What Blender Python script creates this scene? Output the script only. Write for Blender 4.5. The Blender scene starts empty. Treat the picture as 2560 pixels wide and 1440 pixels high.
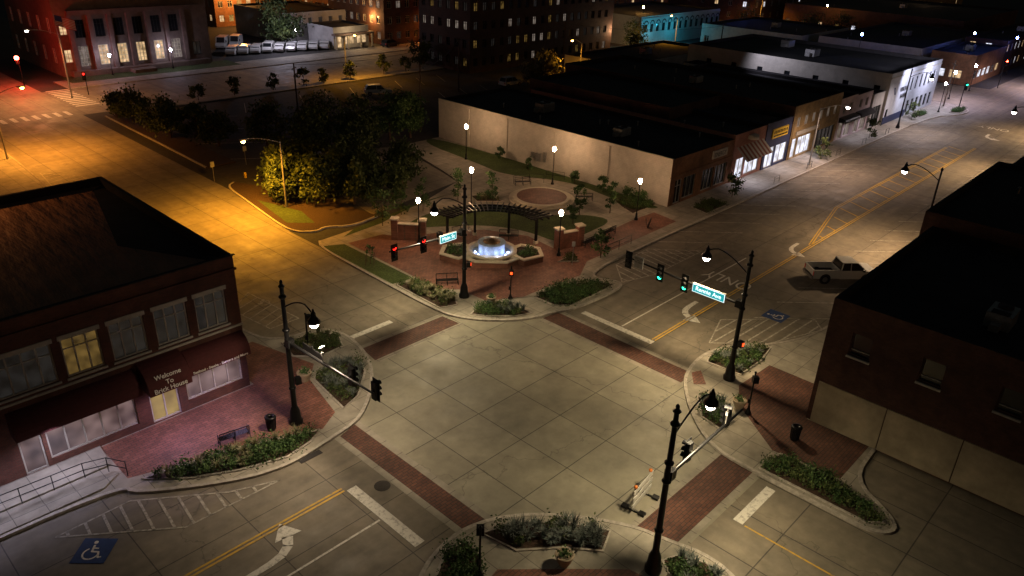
import bpy, math, random
import numpy as np
from mathutils import Matrix, Vector
random.seed(7); RNG=np.random.default_rng(7)
scene=bpy.context.scene
scene.view_settings.view_transform='Standard'; scene.view_settings.look='None'; scene.view_settings.exposure=0
# ------------------------------------------------------------ materials
def newmat(name):
    m=bpy.data.materials.new(name); m.use_nodes=True
    nt=m.node_tree; return m,nt,nt.nodes,nt.links,nt.nodes["Principled BSDF"]
def mixc(nt,fac,a,b,mode='MIX'):
    n=nt.nodes.new("ShaderNodeMix"); n.data_type='RGBA'; n.blend_type=mode
    for s,v in ((0,fac),(6,a),(7,b)):
        if hasattr(v,'links') or hasattr(v,'is_linked'): nt.links.new(v,n.inputs[s])
        elif s==0: n.inputs[0].default_value=v
        else: n.inputs[s].default_value=(*v[:3],1)
    return n.outputs[2]
def noise(nt,scale,detail=5,vec=None,rough=.6):
    n=nt.nodes.new("ShaderNodeTexNoise"); n.inputs['Scale'].default_value=scale; n.inputs['Detail'].default_value=detail
    n.inputs['Roughness'].default_value=rough
    if vec is None:
        t=nt.nodes.new("ShaderNodeTexCoord"); vec=t.outputs['Object']
    nt.links.new(vec,n.inputs['Vector']); return n.outputs['Fac']
def ramp(nt,fac,a,b,ca=(0,0,0),cb=(1,1,1)):
    r=nt.nodes.new("ShaderNodeValToRGB"); r.color_ramp.elements[0].position=a; r.color_ramp.elements[1].position=b
    r.color_ramp.elements[0].color=(*ca,1); r.color_ramp.elements[1].color=(*cb,1)
    nt.links.new(fac,r.inputs[0]); return r.outputs[0]
def sc(c,k): return tuple(min(1,x*k) for x in c)
def M(name,col,rough=.8,var=.25,scale=2.,bump=0.,metal=0.,big=.15,spec=.4):
    m,nt,N,L,P=newmat(name)
    f=ramp(nt,noise(nt,scale),.3,.7)
    c=mixc(nt,f,sc(col,1-var),sc(col,1+var))
    f2=ramp(nt,noise(nt,big,4),.35,.7,(.72,.72,.72),(1.1,1.1,1.1))
    c=mixc(nt,1.,c,f2,'MULTIPLY')
    L.new(c,P.inputs['Base Color']); P.inputs['Roughness'].default_value=rough; P.inputs['Metallic'].default_value=metal
    P.inputs['Specular IOR Level'].default_value=spec
    if bump:
        b=N.new("ShaderNodeBump"); b.inputs['Strength'].default_value=bump; b.inputs['Distance'].default_value=.1
        L.new(noise(nt,scale*2,4),b.inputs['Height']); L.new(b.outputs[0],P.inputs['Normal'])
    return m
def EM(name,col,s):
    m,nt,N,L,P=newmat(name); P.inputs['Base Color'].default_value=(*sc(col,.5),1)
    P.inputs['Emission Color'].default_value=(*col,1); P.inputs['Emission Strength'].default_value=s; return m
def LIT(name,col,s,stripe=1.2,lo=(.30,.27,.24)):
    m,nt,N,L,P=newmat(name)
    P.inputs['Base Color'].default_value=(.05,.05,.05,1); P.inputs['Roughness'].default_value=.08
    f=ramp(nt,noise(nt,stripe,1.5),.3,.7,lo,(1,1,1))
    c=mixc(nt,1.,f,col,'MULTIPLY'); L.new(c,P.inputs['Emission Color']); P.inputs['Emission Strength'].default_value=s; return m
def wallvec(nt):
    t=nt.nodes.new("ShaderNodeTexCoord"); s=nt.nodes.new("ShaderNodeSeparateXYZ"); nt.links.new(t.outputs['Object'],s.inputs[0])
    a=nt.nodes.new("ShaderNodeMath"); nt.links.new(s.outputs[0],a.inputs[0]); nt.links.new(s.outputs[1],a.inputs[1])
    c=nt.nodes.new("ShaderNodeCombineXYZ"); nt.links.new(a.outputs[0],c.inputs[0]); nt.links.new(s.outputs[2],c.inputs[1]); return c.outputs[0]
def BR(name,c1,c2,mort,w,h,ms=.012,wall=True,rough=.85,offset=.5,var=.3,off=(0,0,0),stain=.5,street=None):
    m,nt,N,L,P=newmat(name)
    if wall: v=wallvec(nt)
    else:
        t=N.new("ShaderNodeTexCoord"); mp=N.new("ShaderNodeMapping"); mp.inputs['Location'].default_value=off
        L.new(t.outputs['Object'],mp.inputs[0]); v=mp.outputs[0]
    b=N.new("ShaderNodeTexBrick"); b.offset=offset; b.inputs['Scale'].default_value=1
    b.inputs['Brick Width'].default_value=w; b.inputs['Row Height'].default_value=h; b.inputs['Mortar Size'].default_value=ms
    b.inputs['Mortar Smooth'].default_value=.2; b.inputs['Bias'].default_value=0
    b.inputs['Color1'].default_value=(*c1,1); b.inputs['Color2'].default_value=(*c2,1); b.inputs['Mortar'].default_value=(*mort,1)
    L.new(v,b.inputs['Vector'])
    f=ramp(nt,noise(nt,1.3,6),.3,.72,(1-var,)*3,(1+var*.5,)*3)
    c=mixc(nt,1.,b.outputs['Color'],f,'MULTIPLY')
    f2=ramp(nt,noise(nt,.22,5,rough=.7),.3,.65,(1-stain,1-stain,1-stain*1.05),(1.12,1.1,1.06))
    c=mixc(nt,1.,c,f2,'MULTIPLY')
    if street is not None:
        t=N.new("ShaderNodeTexCoord")
        mp=N.new("ShaderNodeMapping"); mp.inputs['Scale'].default_value=(.06,1.1,1) if street==0 else ((1.1,.06,1) if street==1 else (.35,.35,1)); L.new(t.outputs['Object'],mp.inputs[0])
        tr=ramp(nt,noise(nt,1.,3,mp.outputs[0],.5),.32,.62,(.82,.82,.83),(1.06,1.06,1.04)); c=mixc(nt,1.,c,tr,'MULTIPLY')
        wn=N.new("ShaderNodeTexNoise"); wn.inputs['Scale'].default_value=.6; wn.inputs['Detail'].default_value=6; L.new(t.outputs['Object'],wn.inputs['Vector'])
        ad=N.new("ShaderNodeVectorMath"); ad.operation='MULTIPLY_ADD'; L.new(wn.outputs['Color'],ad.inputs[0]); ad.inputs[1].default_value=(4,4,0); L.new(t.outputs['Object'],ad.inputs[2])
        vo=N.new("ShaderNodeTexVoronoi"); vo.feature='DISTANCE_TO_EDGE'; vo.inputs['Scale'].default_value=.07; L.new(ad.outputs[0],vo.inputs['Vector'])
        cr=ramp(nt,vo.outputs['Distance'],.0,.003,(.62,.62,.62),(1,1,1)); c=mixc(nt,1.,c,cr,'MULTIPLY')
        sp=ramp(nt,noise(nt,.9,2,rough=.9),.66,.76,(1,1,1),(.82,.81,.80)); c=mixc(nt,1.,c,sp,'MULTIPLY')
        rr=ramp(nt,noise(nt,.5,4),.3,.7,(rough-.15,)*3,(min(1,rough+.12),)*3); L.new(rr,P.inputs['Roughness'])
    else: P.inputs['Roughness'].default_value=rough
    L.new(c,P.inputs['Base Color'])
    bp=N.new("ShaderNodeBump"); bp.inputs['Strength'].default_value=.35; bp.inputs['Distance'].default_value=.02
    iv=N.new("ShaderNodeMath"); iv.operation='SUBTRACT'; iv.inputs[0].default_value=1; L.new(b.outputs['Fac'],iv.inputs[1])
    L.new(iv.outputs[0],bp.inputs['Height']); L.new(bp.outputs[0],P.inputs['Normal'])
    return m
def PAINT(name,col,under,wear=.45):
    m,nt,N,L,P=newmat(name)
    f=ramp(nt,noise(nt,3.5,8,rough=.75),wear-.08,wear+.1)
    L.new(mixc(nt,f,under,col),P.inputs['Base Color']); P.inputs['Roughness'].default_value=.7; return m
def GLASS(name,col=(.015,.017,.02)):
    m,nt,N,L,P=newmat(name); P.inputs['Base Color'].default_value=(*col,1); P.inputs['Roughness'].default_value=.08; return m

m_asph=M("asphalt",(.045,.043,.042),.9,.3,3,.2)
m_lot=M("lot_asphalt",(.055,.048,.042),.9,.35,1.5,.2)
m_road=BR("street_concrete",(.22,.19,.15),(.19,.165,.13),(.08,.07,.058),4.6,3.7,.03,False,.75,0,.22,(1,.1,0),.25,0)
m_rroad=BR("avenue_concrete",(.24,.21,.165),(.21,.182,.14),(.08,.07,.06),3.2,5.0,.035,False,.72,0,.22,(.3,.1,0),.25,1)
m_inter=BR("intersection_concrete",(.31,.29,.23),(.275,.255,.2),(.085,.08,.065),3.6,3.6,.03,False,.62,0,.16,(1.1,.6,0),.24,2)
m_pave=BR("pavement_concrete",(.36,.33,.28),(.31,.285,.24),(.14,.13,.11),1.5,1.5,.02,False,.8,0,.25,(0,0,0),.35)
m_kerb=M("kerb_concrete",(.42,.38,.33),.8,.3,4,.1)
m_xwalk=BR("crosswalk_brick",(.16,.065,.043),(.11,.045,.032),(.05,.035,.03),.4,.2,.02,False,.8)
m_brickp=BR("plaza_brick",(.29,.12,.085),(.20,.08,.055),(.10,.06,.05),.42,.21,.02,False,.7)
m_grass=M("lawn_grass",(.06,.09,.022),.95,.45,6,.6,big=.6)
m_mulch=M("mulch",(.06,.035,.022),.95,.5,9,.6)
m_white=PAINT("white_road_paint",(.68,.65,.58),(.2,.185,.155),.40)
m_whitef=PAINT("faded_white_road_paint",(.48,.44,.37),(.2,.185,.155),.48)
m_yel=PAINT("yellow_road_paint",(.62,.38,.04),(.2,.185,.155),.40)
m_blue=M("blue_road_paint",(.02,.05,.16),.7,.2,4)
m_black=M("black_metal",(.012,.012,.013),.35,.2,4,metal=.4)
m_galv=M("galvanised_metal",(.35,.34,.32),.45,.2,6,metal=.6)
m_bbrick=BR("dark_red_brick",(.16,.048,.03),(.10,.032,.02),(.09,.065,.05),.24,.085,.01)
m_rbrick=BR("right_brick",(.13,.052,.036),(.09,.038,.027),(.09,.06,.048),.24,.085,.01)
m_obrick=BR("orange_brick",(.40,.17,.07),(.30,.12,.05),(.2,.15,.1),.24,.085,.01)
m_tbrick=BR("tan_brick",(.40,.27,.11),(.33,.22,.09),(.2,.16,.1),.24,.085,.01)
m_wbrick=BR("white_painted_brick",(.50,.46,.40),(.47,.43,.37),(.40,.37,.32),.4,.2,.012,var=.12,stain=.22)
m_stone=M("limestone",(.20,.145,.12),.85,.15,1.2,.1)
m_cream=M("cream_cast_stone",(.55,.49,.38),.7,.12,5)
m_panel=M("beige_panel",(.48,.40,.27),.75,.15,1.2,big=.5)
m_trim=M("pale_trim",(.46,.43,.37),.6,.12,4)
m_roof=M("roof_membrane",(.03,.027,.027),.9,.3,.8,.3)
m_maroon=M("maroon_canvas",(.075,.016,.016),.85,.15,5)
m_plaster=M("pale_plaster",(.45,.43,.40),.8,.15,1)
m_glass=GLASS("dark_glass")
m_litw=LIT("lit_window_warm",(1,.68,.36),1.0); m_litw2=LIT("lit_window_pale",(.95,.78,.65),.22,1.1); m_litc=LIT("lit_window_cool",(.8,.84,1),1.7,.8)
m_lity=LIT("lit_window_yellow",(1,.68,.2),.35,1.0); m_litd=LIT("dim_window",(.75,.7,.65),.02,1.5); m_litp=LIT("shop_display",(1,.66,.62),.24,.75,(.15,.12,.12))
m_litv=LIT("faint_yellow_window",(1,.6,.15),.14,1.4,(.08,.07,.06))
m_bark=M("bark",(.09,.06,.04),.95,.3,6,.4)
GR=[M("leaf_dark",(.03,.05,.014),.8,.3,4),M("leaf_mid",(.06,.09,.022),.75,.3,4),M("leaf_light",(.10,.13,.035),.7,.3,4)]
SH=[M("shrub_dark",(.028,.065,.018),.8,.3,4),M("shrub_mid",(.055,.11,.028),.75,.3,4),M("shrub_light",(.10,.17,.05),.7,.3,4)]
OG=[M("ornamental_grass_dark",(.10,.10,.05),.8,.3,4),M("ornamental_grass",(.18,.17,.08),.8,.3,4),M("ornamental_grass_pale",(.26,.25,.15),.8,.3,4)]
SG=[M("sage_dark",(.07,.085,.075),.8,.3,4),M("sage",(.12,.145,.13),.8,.3,4),M("sage_pale",(.18,.2,.18),.8,.3,4)]
m_carw=M("white_car_paint",(.6,.6,.58),.25,.05,3); m_cars=M("silver_car_paint",(.3,.31,.32),.25,.05,3); m_card=M("dark_car_paint",(.03,.03,.04),.25,.05,3)
m_camw=M("camera_housing",(.35,.35,.36),.5,.1,4)
m_tyre=M("tyre_rubber",(.015,.015,.015),.9,.1,5); m_hub=M("alloy_hub",(.4,.4,.4),.3,.1,5,metal=.8)
m_red=EM("red_signal_light",(1,.015,.01),7); m_grn=EM("green_signal_light",(.03,1,.55),6); m_hand=EM("orange_hand_light",(1,.06,.01),4.5)
m_lens=M("dark_lens",(.02,.02,.02),.3,.1,5)
m_sgreen=EM("lit_street_sign",(.01,.22,.24),1.8); m_swhite=EM("lit_sign_letters",(.85,1,1),1.7)
m_bulbw=EM("warm_globe",(1,.60,.33),300); m_bulbn=EM("lamp_lens_white",(1,.85,.75),40); m_bulbo=EM("lamp_lens_orange",(1,.45,.08),40)
m_bulbb=EM("blue_lamp",(.12,.2,1),200); m_bulbr=EM("red_lamp",(1,.03,.015),120); m_bulbc=EM("cool_globe",(.78,.74,1),170); m_bulbs=EM("sodium_globe",(1,.5,.12),300)
m_terra=M("concrete_planter",(.38,.30,.21),.8,.2,5)
m_water=M("fountain_water",(.35,.45,.6),.12,.35,9,.9); m_wlit=EM("fountain_light",(.55,.65,1),30)
m_bronze=M("bronze",(.14,.09,.05),.4,.2,6,metal=.7)
m_barr=M("barricade_white",(.75,.73,.68),.5,.1,6); m_orange=M("orange_plastic",(.7,.2,.03),.5,.1,5)
# ------------------------------------------------------------ builder
class B:
    def __init__(s): s.v=[];s.f=[];s.mi=[];s.mats=[];s.M=Matrix.Identity(4);s.sm=[]
    def at(s,x,y,z=0,ang=0): s.M=Matrix.Translation((x,y,z))@Matrix.Rotation(ang,4,'Z'); return s
    def idx(s,m):
        if m not in s.mats: s.mats.append(m)
        return s.mats.index(m)
    def add(s,vs,fs,m,smooth=False):
        o=len(s.v); s.v+= [tuple(s.M@Vector(p)) for p in vs]; k=s.idx(m)
        for f in fs: s.f.append([o+i for i in f]); s.mi.append(k); s.sm.append(smooth)
    def raw(s,V,m3,kidx):
        o=len(s.v); n=len(V); s.v+=[tuple(p) for p in V.reshape(-1,3)]
        ks=[s.idx(m) for m in m3]
        for i in range(n): s.f.append([o+4*i,o+4*i+1,o+4*i+2,o+4*i+3]); s.mi.append(ks[kidx[i]]); s.sm.append(False)
    def box(s,c,d,m,rot=0,tilt=None):
        R=Matrix.Rotation(rot,3,'Z'); 
        if tilt: R=R@Matrix.Rotation(tilt[0],3,tilt[1])
        vs=[]
        for x,y,z in ((-1,-1,-1),(1,-1,-1),(1,1,-1),(-1,1,-1),(-1,-1,1),(1,-1,1),(1,1,1),(-1,1,1)):
            p=R@Vector((x*d[0]/2,y*d[1]/2,z*d[2]/2)); vs.append((p.x+c[0],p.y+c[1],p.z+c[2]))
        s.add(vs,[(0,3,2,1),(4,5,6,7),(0,1,5,4),(1,2,6,5),(2,3,7,6),(3,0,4,7)],m)
    def bb(s,x0,x1,y0,y1,z0,z1,m): s.box(((x0+x1)/2,(y0+y1)/2,(z0+z1)/2),(x1-x0,y1-y0,z1-z0),m)
    def cyl(s,p0,p1,r0,r1,m,n=10,cap=True):
        a=Vector(p0);b=Vector(p1);d=(b-a).normalized(); u=d.orthogonal().normalized(); w=d.cross(u)
        vs=[]
        for c,r in ((a,r0),(b,r1)):
            for i in range(n):
                t=2*math.pi*i/n; vs.append(tuple(c+(u*math.cos(t)+w*math.sin(t))*r))
        s.add(vs,[(i,(i+1)%n,n+(i+1)%n,n+i) for i in range(n)],m,True)
        if cap: s.add(vs,[tuple(range(n-1,-1,-1)),tuple(range(n,2*n))],m)
    def tube(s,pts,r,m,n=8):
        for a,b in zip(pts,pts[1:]): s.cyl(a,b,r,r,m,n)
    def lathe(s,c,prof,m,n=18):
        vs=[];k=len(prof)
        for r,z in prof:
            for i in range(n):
                t=2*math.pi*i/n; vs.append((c[0]+r*math.cos(t),c[1]+r*math.sin(t),c[2]+z))
        s.add(vs,[(j*n+i,j*n+(i+1)%n,(j+1)*n+(i+1)%n,(j+1)*n+i) for j in range(k-1) for i in range(n)],m,True)
    def prism(s,poly,z0,z1,m,side=None):
        ar=sum(poly[i-1][0]*poly[i][1]-poly[i][0]*poly[i-1][1] for i in range(len(poly)))
        if ar<0: poly=poly[::-1]
        n=len(poly); vs=[(x,y,z1) for x,y in poly]; s.add(vs,[tuple(range(n))],m)
        if z0 is not None:
            vs=[(x,y,z0) for x,y in poly]+vs
            s.add(vs,[(i,(i+1)%n,n+(i+1)%n,n+i) for i in range(n)],side or m)
    def quad(s,a,b,c,d,m): s.add([a,b,c,d],[(0,1,2,3)],m)
    def kerb(s,pts,w,z0,z1,m,closed=False):
        P=[Vector(p) for p in pts]; n=len(P); L=[];R=[]
        for i in range(n):
            a=P[i-1] if (i>0 or closed) else P[i]; c=P[(i+1)%n] if (i<n-1 or closed) else P[i]
            d=(c-a).normalized(); nn=Vector((-d.y,d.x)); L.append(P[i]+nn*w/2); R.append(P[i]-nn*w/2)
        for i in range(n if closed else n-1):
            j=(i+1)%n
            vs=[(*R[i],z0),(*R[j],z0),(*L[j],z0),(*L[i],z0),(*R[i],z1),(*R[j],z1),(*L[j],z1),(*L[i],z1)]
            s.add(vs,[(4,5,6,7),(0,1,5,4),(2,3,7,6)],m)
    def out(s,name,loc=None):
        me=bpy.data.meshes.new(name); me.from_pydata(s.v,[],s.f)
        for m in s.mats: me.materials.append(m)
        me.polygons.foreach_set("material_index",s.mi); me.polygons.foreach_set("use_smooth",s.sm); me.update()
        ob=bpy.data.objects.new(name,me); scene.collection.objects.link(ob); return ob
def text(body,size,loc,xd,yd,mat,parent,ext=.006,name="lettering",align='CENTER',sx=1.,bold=0):
    cu=bpy.data.curves.new(name,'FONT'); cu.body=body; cu.size=size; cu.extrude=ext; cu.align_x=align; cu.align_y='CENTER'; cu.offset=bold
    cu.materials.append(mat); ob=bpy.data.objects.new(name,cu); scene.collection.objects.link(ob)
    x=Vector(xd).normalized(); y=Vector(yd).normalized(); z=x.cross(y)
    m=Matrix.Identity(4)
    for i in range(3): m[i][0]=x[i]*sx; m[i][1]=y[i]; m[i][2]=z[i]; m[i][3]=loc[i]
    ob.parent=parent; ob.matrix_world=m; return ob
def smooth_poly(pts,it=2,closed=False):
    for _ in range(it):
        q=[]; n=len(pts)
        if not closed: q.append(pts[0])
        for i in range(n if closed else n-1):
            a=pts[i];b=pts[(i+1)%n]
            q+= [(a[0]*.75+b[0]*.25,a[1]*.75+b[1]*.25),(a[0]*.25+b[0]*.75,a[1]*.25+b[1]*.75)]
        if not closed: q.append(pts[-1])
        pts=q
    return pts
def spot(loc,p,col,size=155,name="lamp_light",blend=.7,parent=None,rad=.35,tgt=None):
    l=bpy.data.lights.new(name,'SPOT'); l.energy=p; l.color=col; l.spot_size=math.radians(size); l.spot_blend=blend; l.shadow_soft_size=rad
    o=bpy.data.objects.new(name,l); scene.collection.objects.link(o); o.location=loc
    if tgt: o.rotation_euler=(Vector(tgt)-Vector(loc)).to_track_quat('-Z','Y').to_euler()
    if parent: o.parent=parent
    return o
def point(loc,p,col,name="lamp_light",parent=None,rad=.1):
    l=bpy.data.lights.new(name,'POINT'); l.energy=p; l.color=col; l.shadow_soft_size=rad
    o=bpy.data.objects.new(name,l); scene.collection.objects.link(o); o.location=loc
    if parent: o.parent=parent
    return o
C_NEU=(1,.80,.48); C_SOD=(1,.41,.03); C_WARM=(1,.66,.36); C_COOL=(.76,.76,1)
# ------------------------------------------------------------ ground & streets
b=B(); b.prism([(-1500,-1500),(1800,-1500),(1800,1800),(-1500,1800)],None,-.012,m_asph); b.out("ground")
b=B(); b.prism([(-60,17.7),(20.6,17.7),(20.6,37),(-60,37)],None,0,m_road); b.prism([(41,17),(260,17),(260,37.6),(41,37.6)],None,0,m_road); b.out("main_street")
b=B(); b.prism([(22,38.5),(35.3,38.5),(35.3,62),(37,75),(37.5,122),(24,122),(22,80)],None,.004,m_rroad); b.prism([(22,-60),(43,-60),(43,14.5),(22,14.5)],None,.004,m_rroad); b.out("rennie_avenue")
b=B(); b.prism([(18,121),(260,121),(260,140),(18,140)],None,.002,m_rroad); b.prism([(24,140),(38,140),(38,260),(24,260)],None,.002,m_rroad);b.prism([(-60,121),(18,121),(18,140),(-60,140)],None,.002,m_rroad); b.out("cross_street")
b=B(); b.prism([(156,37.6),(178,37.6),(170,120),(156,120)],None,-.004,m_rroad); b.out("side_street")
b=B(); b.prism([(20.2,17),(27,12.9),(35.3,12.9),(41.8,21),(41.8,33.6),(35.3,39.6),(26.6,39.6),(20.2,32.6)],None,.008,m_inter); b.out("intersection_road")
b=B(); z=.012
b.prism([(26.9,37.7),(34.8,37.7),(34.6,39.4),(27.2,39.6)],None,z,m_xwalk); b.prism([(40.1,21.4),(41.7,21.4),(41.7,33.8),(40.1,33.9)],None,z,m_xwalk)
b.prism([(20.2,21.1),(21.5,21.1),(21.5,32.6),(20.2,32.2)],None,z,m_xwalk); b.prism([(26.7,13.4),(35.1,13.4),(35.2,15.5),(26.2,15.5)],None,z,m_xwalk); b.out("brick_crosswalk")
b=B()
for p in ([(26.9,37.3),(35.1,37.3),(34.9,37.7),(26.9,37.7)],[(27.2,39.6),(34.6,39.5),(34.6,39.85),(27.3,39.95)],[(39.7,21.2),(40.1,21.2),(40.1,33.9),(39.7,33.9)],[(41.7,21.4),(42.1,21.6),(42.1,33.4),(41.7,33.5)],
          [(21.5,21.1),(21.9,21.1),(21.9,32.8),(21.5,32.6)],[(19.8,21.4),(20.2,21.2),(20.2,32.3),(19.8,32.3)],[(26.0,15.5),(35.3,15.5),(35.3,15.85),(25.8,15.85)],[(26.8,13.05),(35.1,13.05),(35.1,13.4),(26.8,13.4)]):
    b.prism(p,None,.0125,m_pave)
b.out("crosswalk_border")
b=B(); ZM=.02
def stripe(p,q,w,m):
    a=Vector(p);c=Vector(q);d=(c-a).normalized();n=Vector((-d.y,d.x))*w/2
    b.quad((*(a-n),ZM),(*(c-n),ZM),(*(c+n),ZM),(*(a+n),ZM),m)
stripe((43.2,25.8),(43.2,32.4),.55,m_white); stripe((18,22.3),(18,28.0),.6,m_white); stripe((27.6,41.4),(31.2,41.4),.5,m_white); stripe((30.8,12.0),(34.5,12.0),.55,m_white)
for o in (-.12,.12):
    stripe((43.6,26+o),(70.7,26+o),.11,m_yel); stripe((-30,28.2+o),(17.6,28.2+o),.12,m_yel); stripe((70.7,26+o),(125,26+o),.11,m_yel)
    stripe((70.7,26.2+o),(83.5,29+o),.11,m_yel); stripe((83.5,29+o),(122,29+o),.11,m_yel)
x=73.5
while x<122:
    y1=min(29,26+.22*(x-70.7)); stripe((x,26.1),(x+ (y1-26)*.5,y1),.16,m_yel); x+=3
stripe((43.6,28.9),(63,28.9),.12,m_white); stripe((4,25),(17.6,25),.12,m_white); stripe((30.8,-10),(30.8,11.6),.1,m_yel)
for i in range(22):
    x=56+i*4
    stripe((x,36.9),(x+4.6,32.3),.12,m_whitef)
for i in range(24):
    x=52.5+i*4
    stripe((x,22.6),(x+4.6,18),.12,m_whitef)
def hatch(poly,sp,d,w,m,edge=True):
    P=[Vector(p) for p in poly]; d=Vector(d).normalized(); n=Vector((-d.y,d.x)); ks=[p.dot(n) for p in P]; k=min(ks)+sp*.6
    while k<max(ks):
        hit=[]
        for i in range(len(P)):
            a,c=P[i-1],P[i]; ka,kc=a.dot(n),c.dot(n)
            if (ka-k)*(kc-k)<0: t=(k-ka)/(kc-ka); hit.append(a+(c-a)*t)
        if len(hit)==2: stripe(hit[0],hit[1],w,m)
        k+=sp
    if edge:
        for i in range(len(P)): stripe(P[i-1],P[i],.1,m)
hatch([(46.3,22.9),(50.2,24.2),(56.0,19.2),(54.6,17.9),(49.5,19.8)],.8,(1,-.05),.13,m_whitef)
hatch([(50,33.6),(52.6,36.2),(57.8,36.4),(61.4,32.6),(53.5,32.6)],.8,(.15,1),.15,m_whitef)
hatch([(5.6,35.0),(9.2,35.1),(13.2,32.2),(15.6,31.2),(10.4,31.3)],.85,(.12,1),.14,m_whitef)
hatch([(24.0,46.5),(26.4,46.5),(25.8,53),(23.4,51)],.9,(1,.4),.12,m_whitef)
hatch([(23.2,88),(27,84),(27,92),(24,96)],1.1,(1,.3),.12,m_whitef)
for i in range(6): stripe((23.0,58+i*4),(26.5,62+i*4),.1,m_whitef)
for i in range(9): stripe((25+i*1.4,121.8),(25+i*1.4,124.6),.6,m_white)
for i in range(11): stripe((38.6,127+i*1.3),(42.0,127+i*1.3),.5,m_white)
for i in range(4): stripe((42,88+i*9),(54,80+i*9),.12,m_whitef)
for i in range(9): stripe((56+i*5,96),(59+i*5,102),.1,m_whitef); stripe((56+i*5,108),(59+i*5,114),.1,m_whitef)
def arrow(x,y,h,turn,s=1.,m=m_white):
    ca,sa=math.cos(h),math.sin(h)
    def W(p): return (x+(p[0]*ca-p[1]*sa)*s,y+(p[0]*sa+p[1]*ca)*s,ZM)
    arc=[(-1.6,0),(-.6,0.02),(0,.12),(.45,.4),(.7,.85)]
    ws=[.14,.16,.18,.2,.22]
    for i in range(4):
        (x0,y0),(x1,y1)=arc[i],arc[i+1]; d=Vector((x1-x0,y1-y0)).normalized(); n=Vector((-d.y,d.x))
        q=[(x0-n.x*ws[i],y0-n.y*ws[i]),(x1-n.x*ws[i+1],y1-n.y*ws[i+1]),(x1+n.x*ws[i+1],y1+n.y*ws[i+1]),(x0+n.x*ws[i],y0+n.y*ws[i])]
        q=[(a,c*turn) for a,c in q]
        if turn<0:q=q[::-1]
        b.quad(*[W(p) for p in q],m)
    t=[(.15,.9*turn),(1.3,.75*turn),(.85,1.75*turn)]
    if turn<0:t=t[::-1]
    b.add([W(p) for p in t],[(0,1,2)],m)
arrow(49.6,27.2,math.pi,1,1.25); arrow(68.4,27.2,math.pi,1,1.15); arrow(12.8,26.2,0,1,1.2); arrow(134,27,math.pi,1,1.3)
mk=b.out("road_markings")
text("ONLY",2.2,(57.3,27.6,ZM+.002),(0,1,0),(-1,0,0),m_white,mk,.0,sx=.75); text("ONLY",2.2,(141,27.6,ZM),(0,1,0),(-1,0,0),m_white,mk,.0,sx=.75)
def wheelchair(x,y,ang,s,mat):
    b=B(); b.at(x,y,0,ang)
    b.quad((-s,-s,.024),(s,-s,.024),(s,s,.024),(-s,s,.024),m_blue) if mat is m_white else None
    z=.029
    def st(p,q,w):
        a=Vector(p)*s;c=Vector(q)*s;d=(c-a).normalized();n=Vector((-d.y,d.x))*w*s/2
        b.quad((*(a-n),z),(*(c-n),z),(*(c+n),z),(*(a+n),z),mat)
    pr=None
    for i in range(11):
        t=math.radians(120+i*23); p=(-.1+.45*math.cos(t),-.25+.45*math.sin(t))
        if pr: st(pr,p,.1)
        pr=p
    st((-.15,.45),(-.1,-.1),.13); st((-.12,-.08),(.3,-.1),.12); st((.28,-.08),(.45,-.55),.12); st((.42,-.55),(.62,-.48),.1); st((-.13,.2),(.2,.18),.1)
    pts=[(-.17*s+.13*s*math.cos(k),.66*s+.13*s*math.sin(k),z) for k in np.linspace(0,2*math.pi,10)[:-1]]; b.add(pts,[tuple(range(9))],mat)
    b.out("wheelchair_parking_symbol")
wheelchair(6.6,32.8,math.radians(-45),.8,m_white); wheelchair(54.1,21.5,0,.85,m_white); wheelchair(25.6,50.6,math.pi/2,.9,m_whitef); wheelchair(25.4,86,math.pi/2,.9,m_whitef)
b=B(); b.lathe((19.3,27,0),[(0,.018),(.42,.018),(.45,.01)],m_lot,16); b.out("manhole_cover")
b=B(); b.bb(17.2,18.6,31.6,32.0,.0,.022,m_roof); b.out("storm_drain")
# ------------------------------------------------------------ pavements
def pave(name,edge,rest,mat=m_pave,kw=.22):
    e=smooth_poly(edge,2); b=B(); b.prism(e+rest,-.01,.12,mat); b.kerb(e,kw,-.01,.145,m_kerb); return b.out(name)
eN=[(36,58.2),(35.2,56.8),(35,50),(34.8,40.5),(35.3,38.2),(37.2,35.8),(39.5,34.3),(41.3,34),(43.1,33.1),(49.0,32.9),(49.9,33.8),(48.6,35.6),(50,36.7),(56,37),(90,37.2),(141,37.6),(147,34.2),(152,34),(155,37),(155,41)]
pave("plaza_pavement",eN,[(155,42),(69,42),(69,79),(62.5,79),(58,63),(50,60),(40,58.5)])
eW=[(-40,36.8),(3.7,36.8),(9.4,36.4),(9.6,35.4),(13.8,32.7),(16.5,31.9),(18.8,32.2),(21.4,32.6),(22.6,33.2),(24.4,34.8),(26.2,37.1),(27.1,39.4),(27.5,42.0),(26.7,44.0),(23.6,44.4),(22.4,46.2),(22.2,52),(22.2,80),(23.5,100),(23.5,120)]
pave("corner_pavement",eW,[(-40,120)])
eS=[(-40,18),(14,18),(16.4,20.7),(19.3,21.6),(21.6,21.1),(23.6,19.7),(25.4,17.5),(26.6,15.4),(26.9,13.9),(27.5,12.1),(27.3,10.2),(25,6),(22.3,3),(22.3,-60)]
pave("corner_pavement",eS,[(-40,-60)])
eE=[(180,17.6),(60,17.6),(53.3,17.8),(49.4,19.4),(47.3,21.4),(44.6,22.3),(41.8,21.9),(40.0,21.1),(37.3,18.8),(35.4,16.3),(35.1,14),(35.1,9),(35.1,6.6),(36.1,5.8),(37.1,6.6),(38.6,9.1),(42.4,9.3)]
pave("corner_pavement",eE,[(44,9.3),(44,13.6),(180,13.6)])
def sheet(name,poly,mat,z,it=0):
    b=B(); b.prism(smooth_poly(poly,it,True) if it else poly,None,z,mat); return b.out(name)
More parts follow.
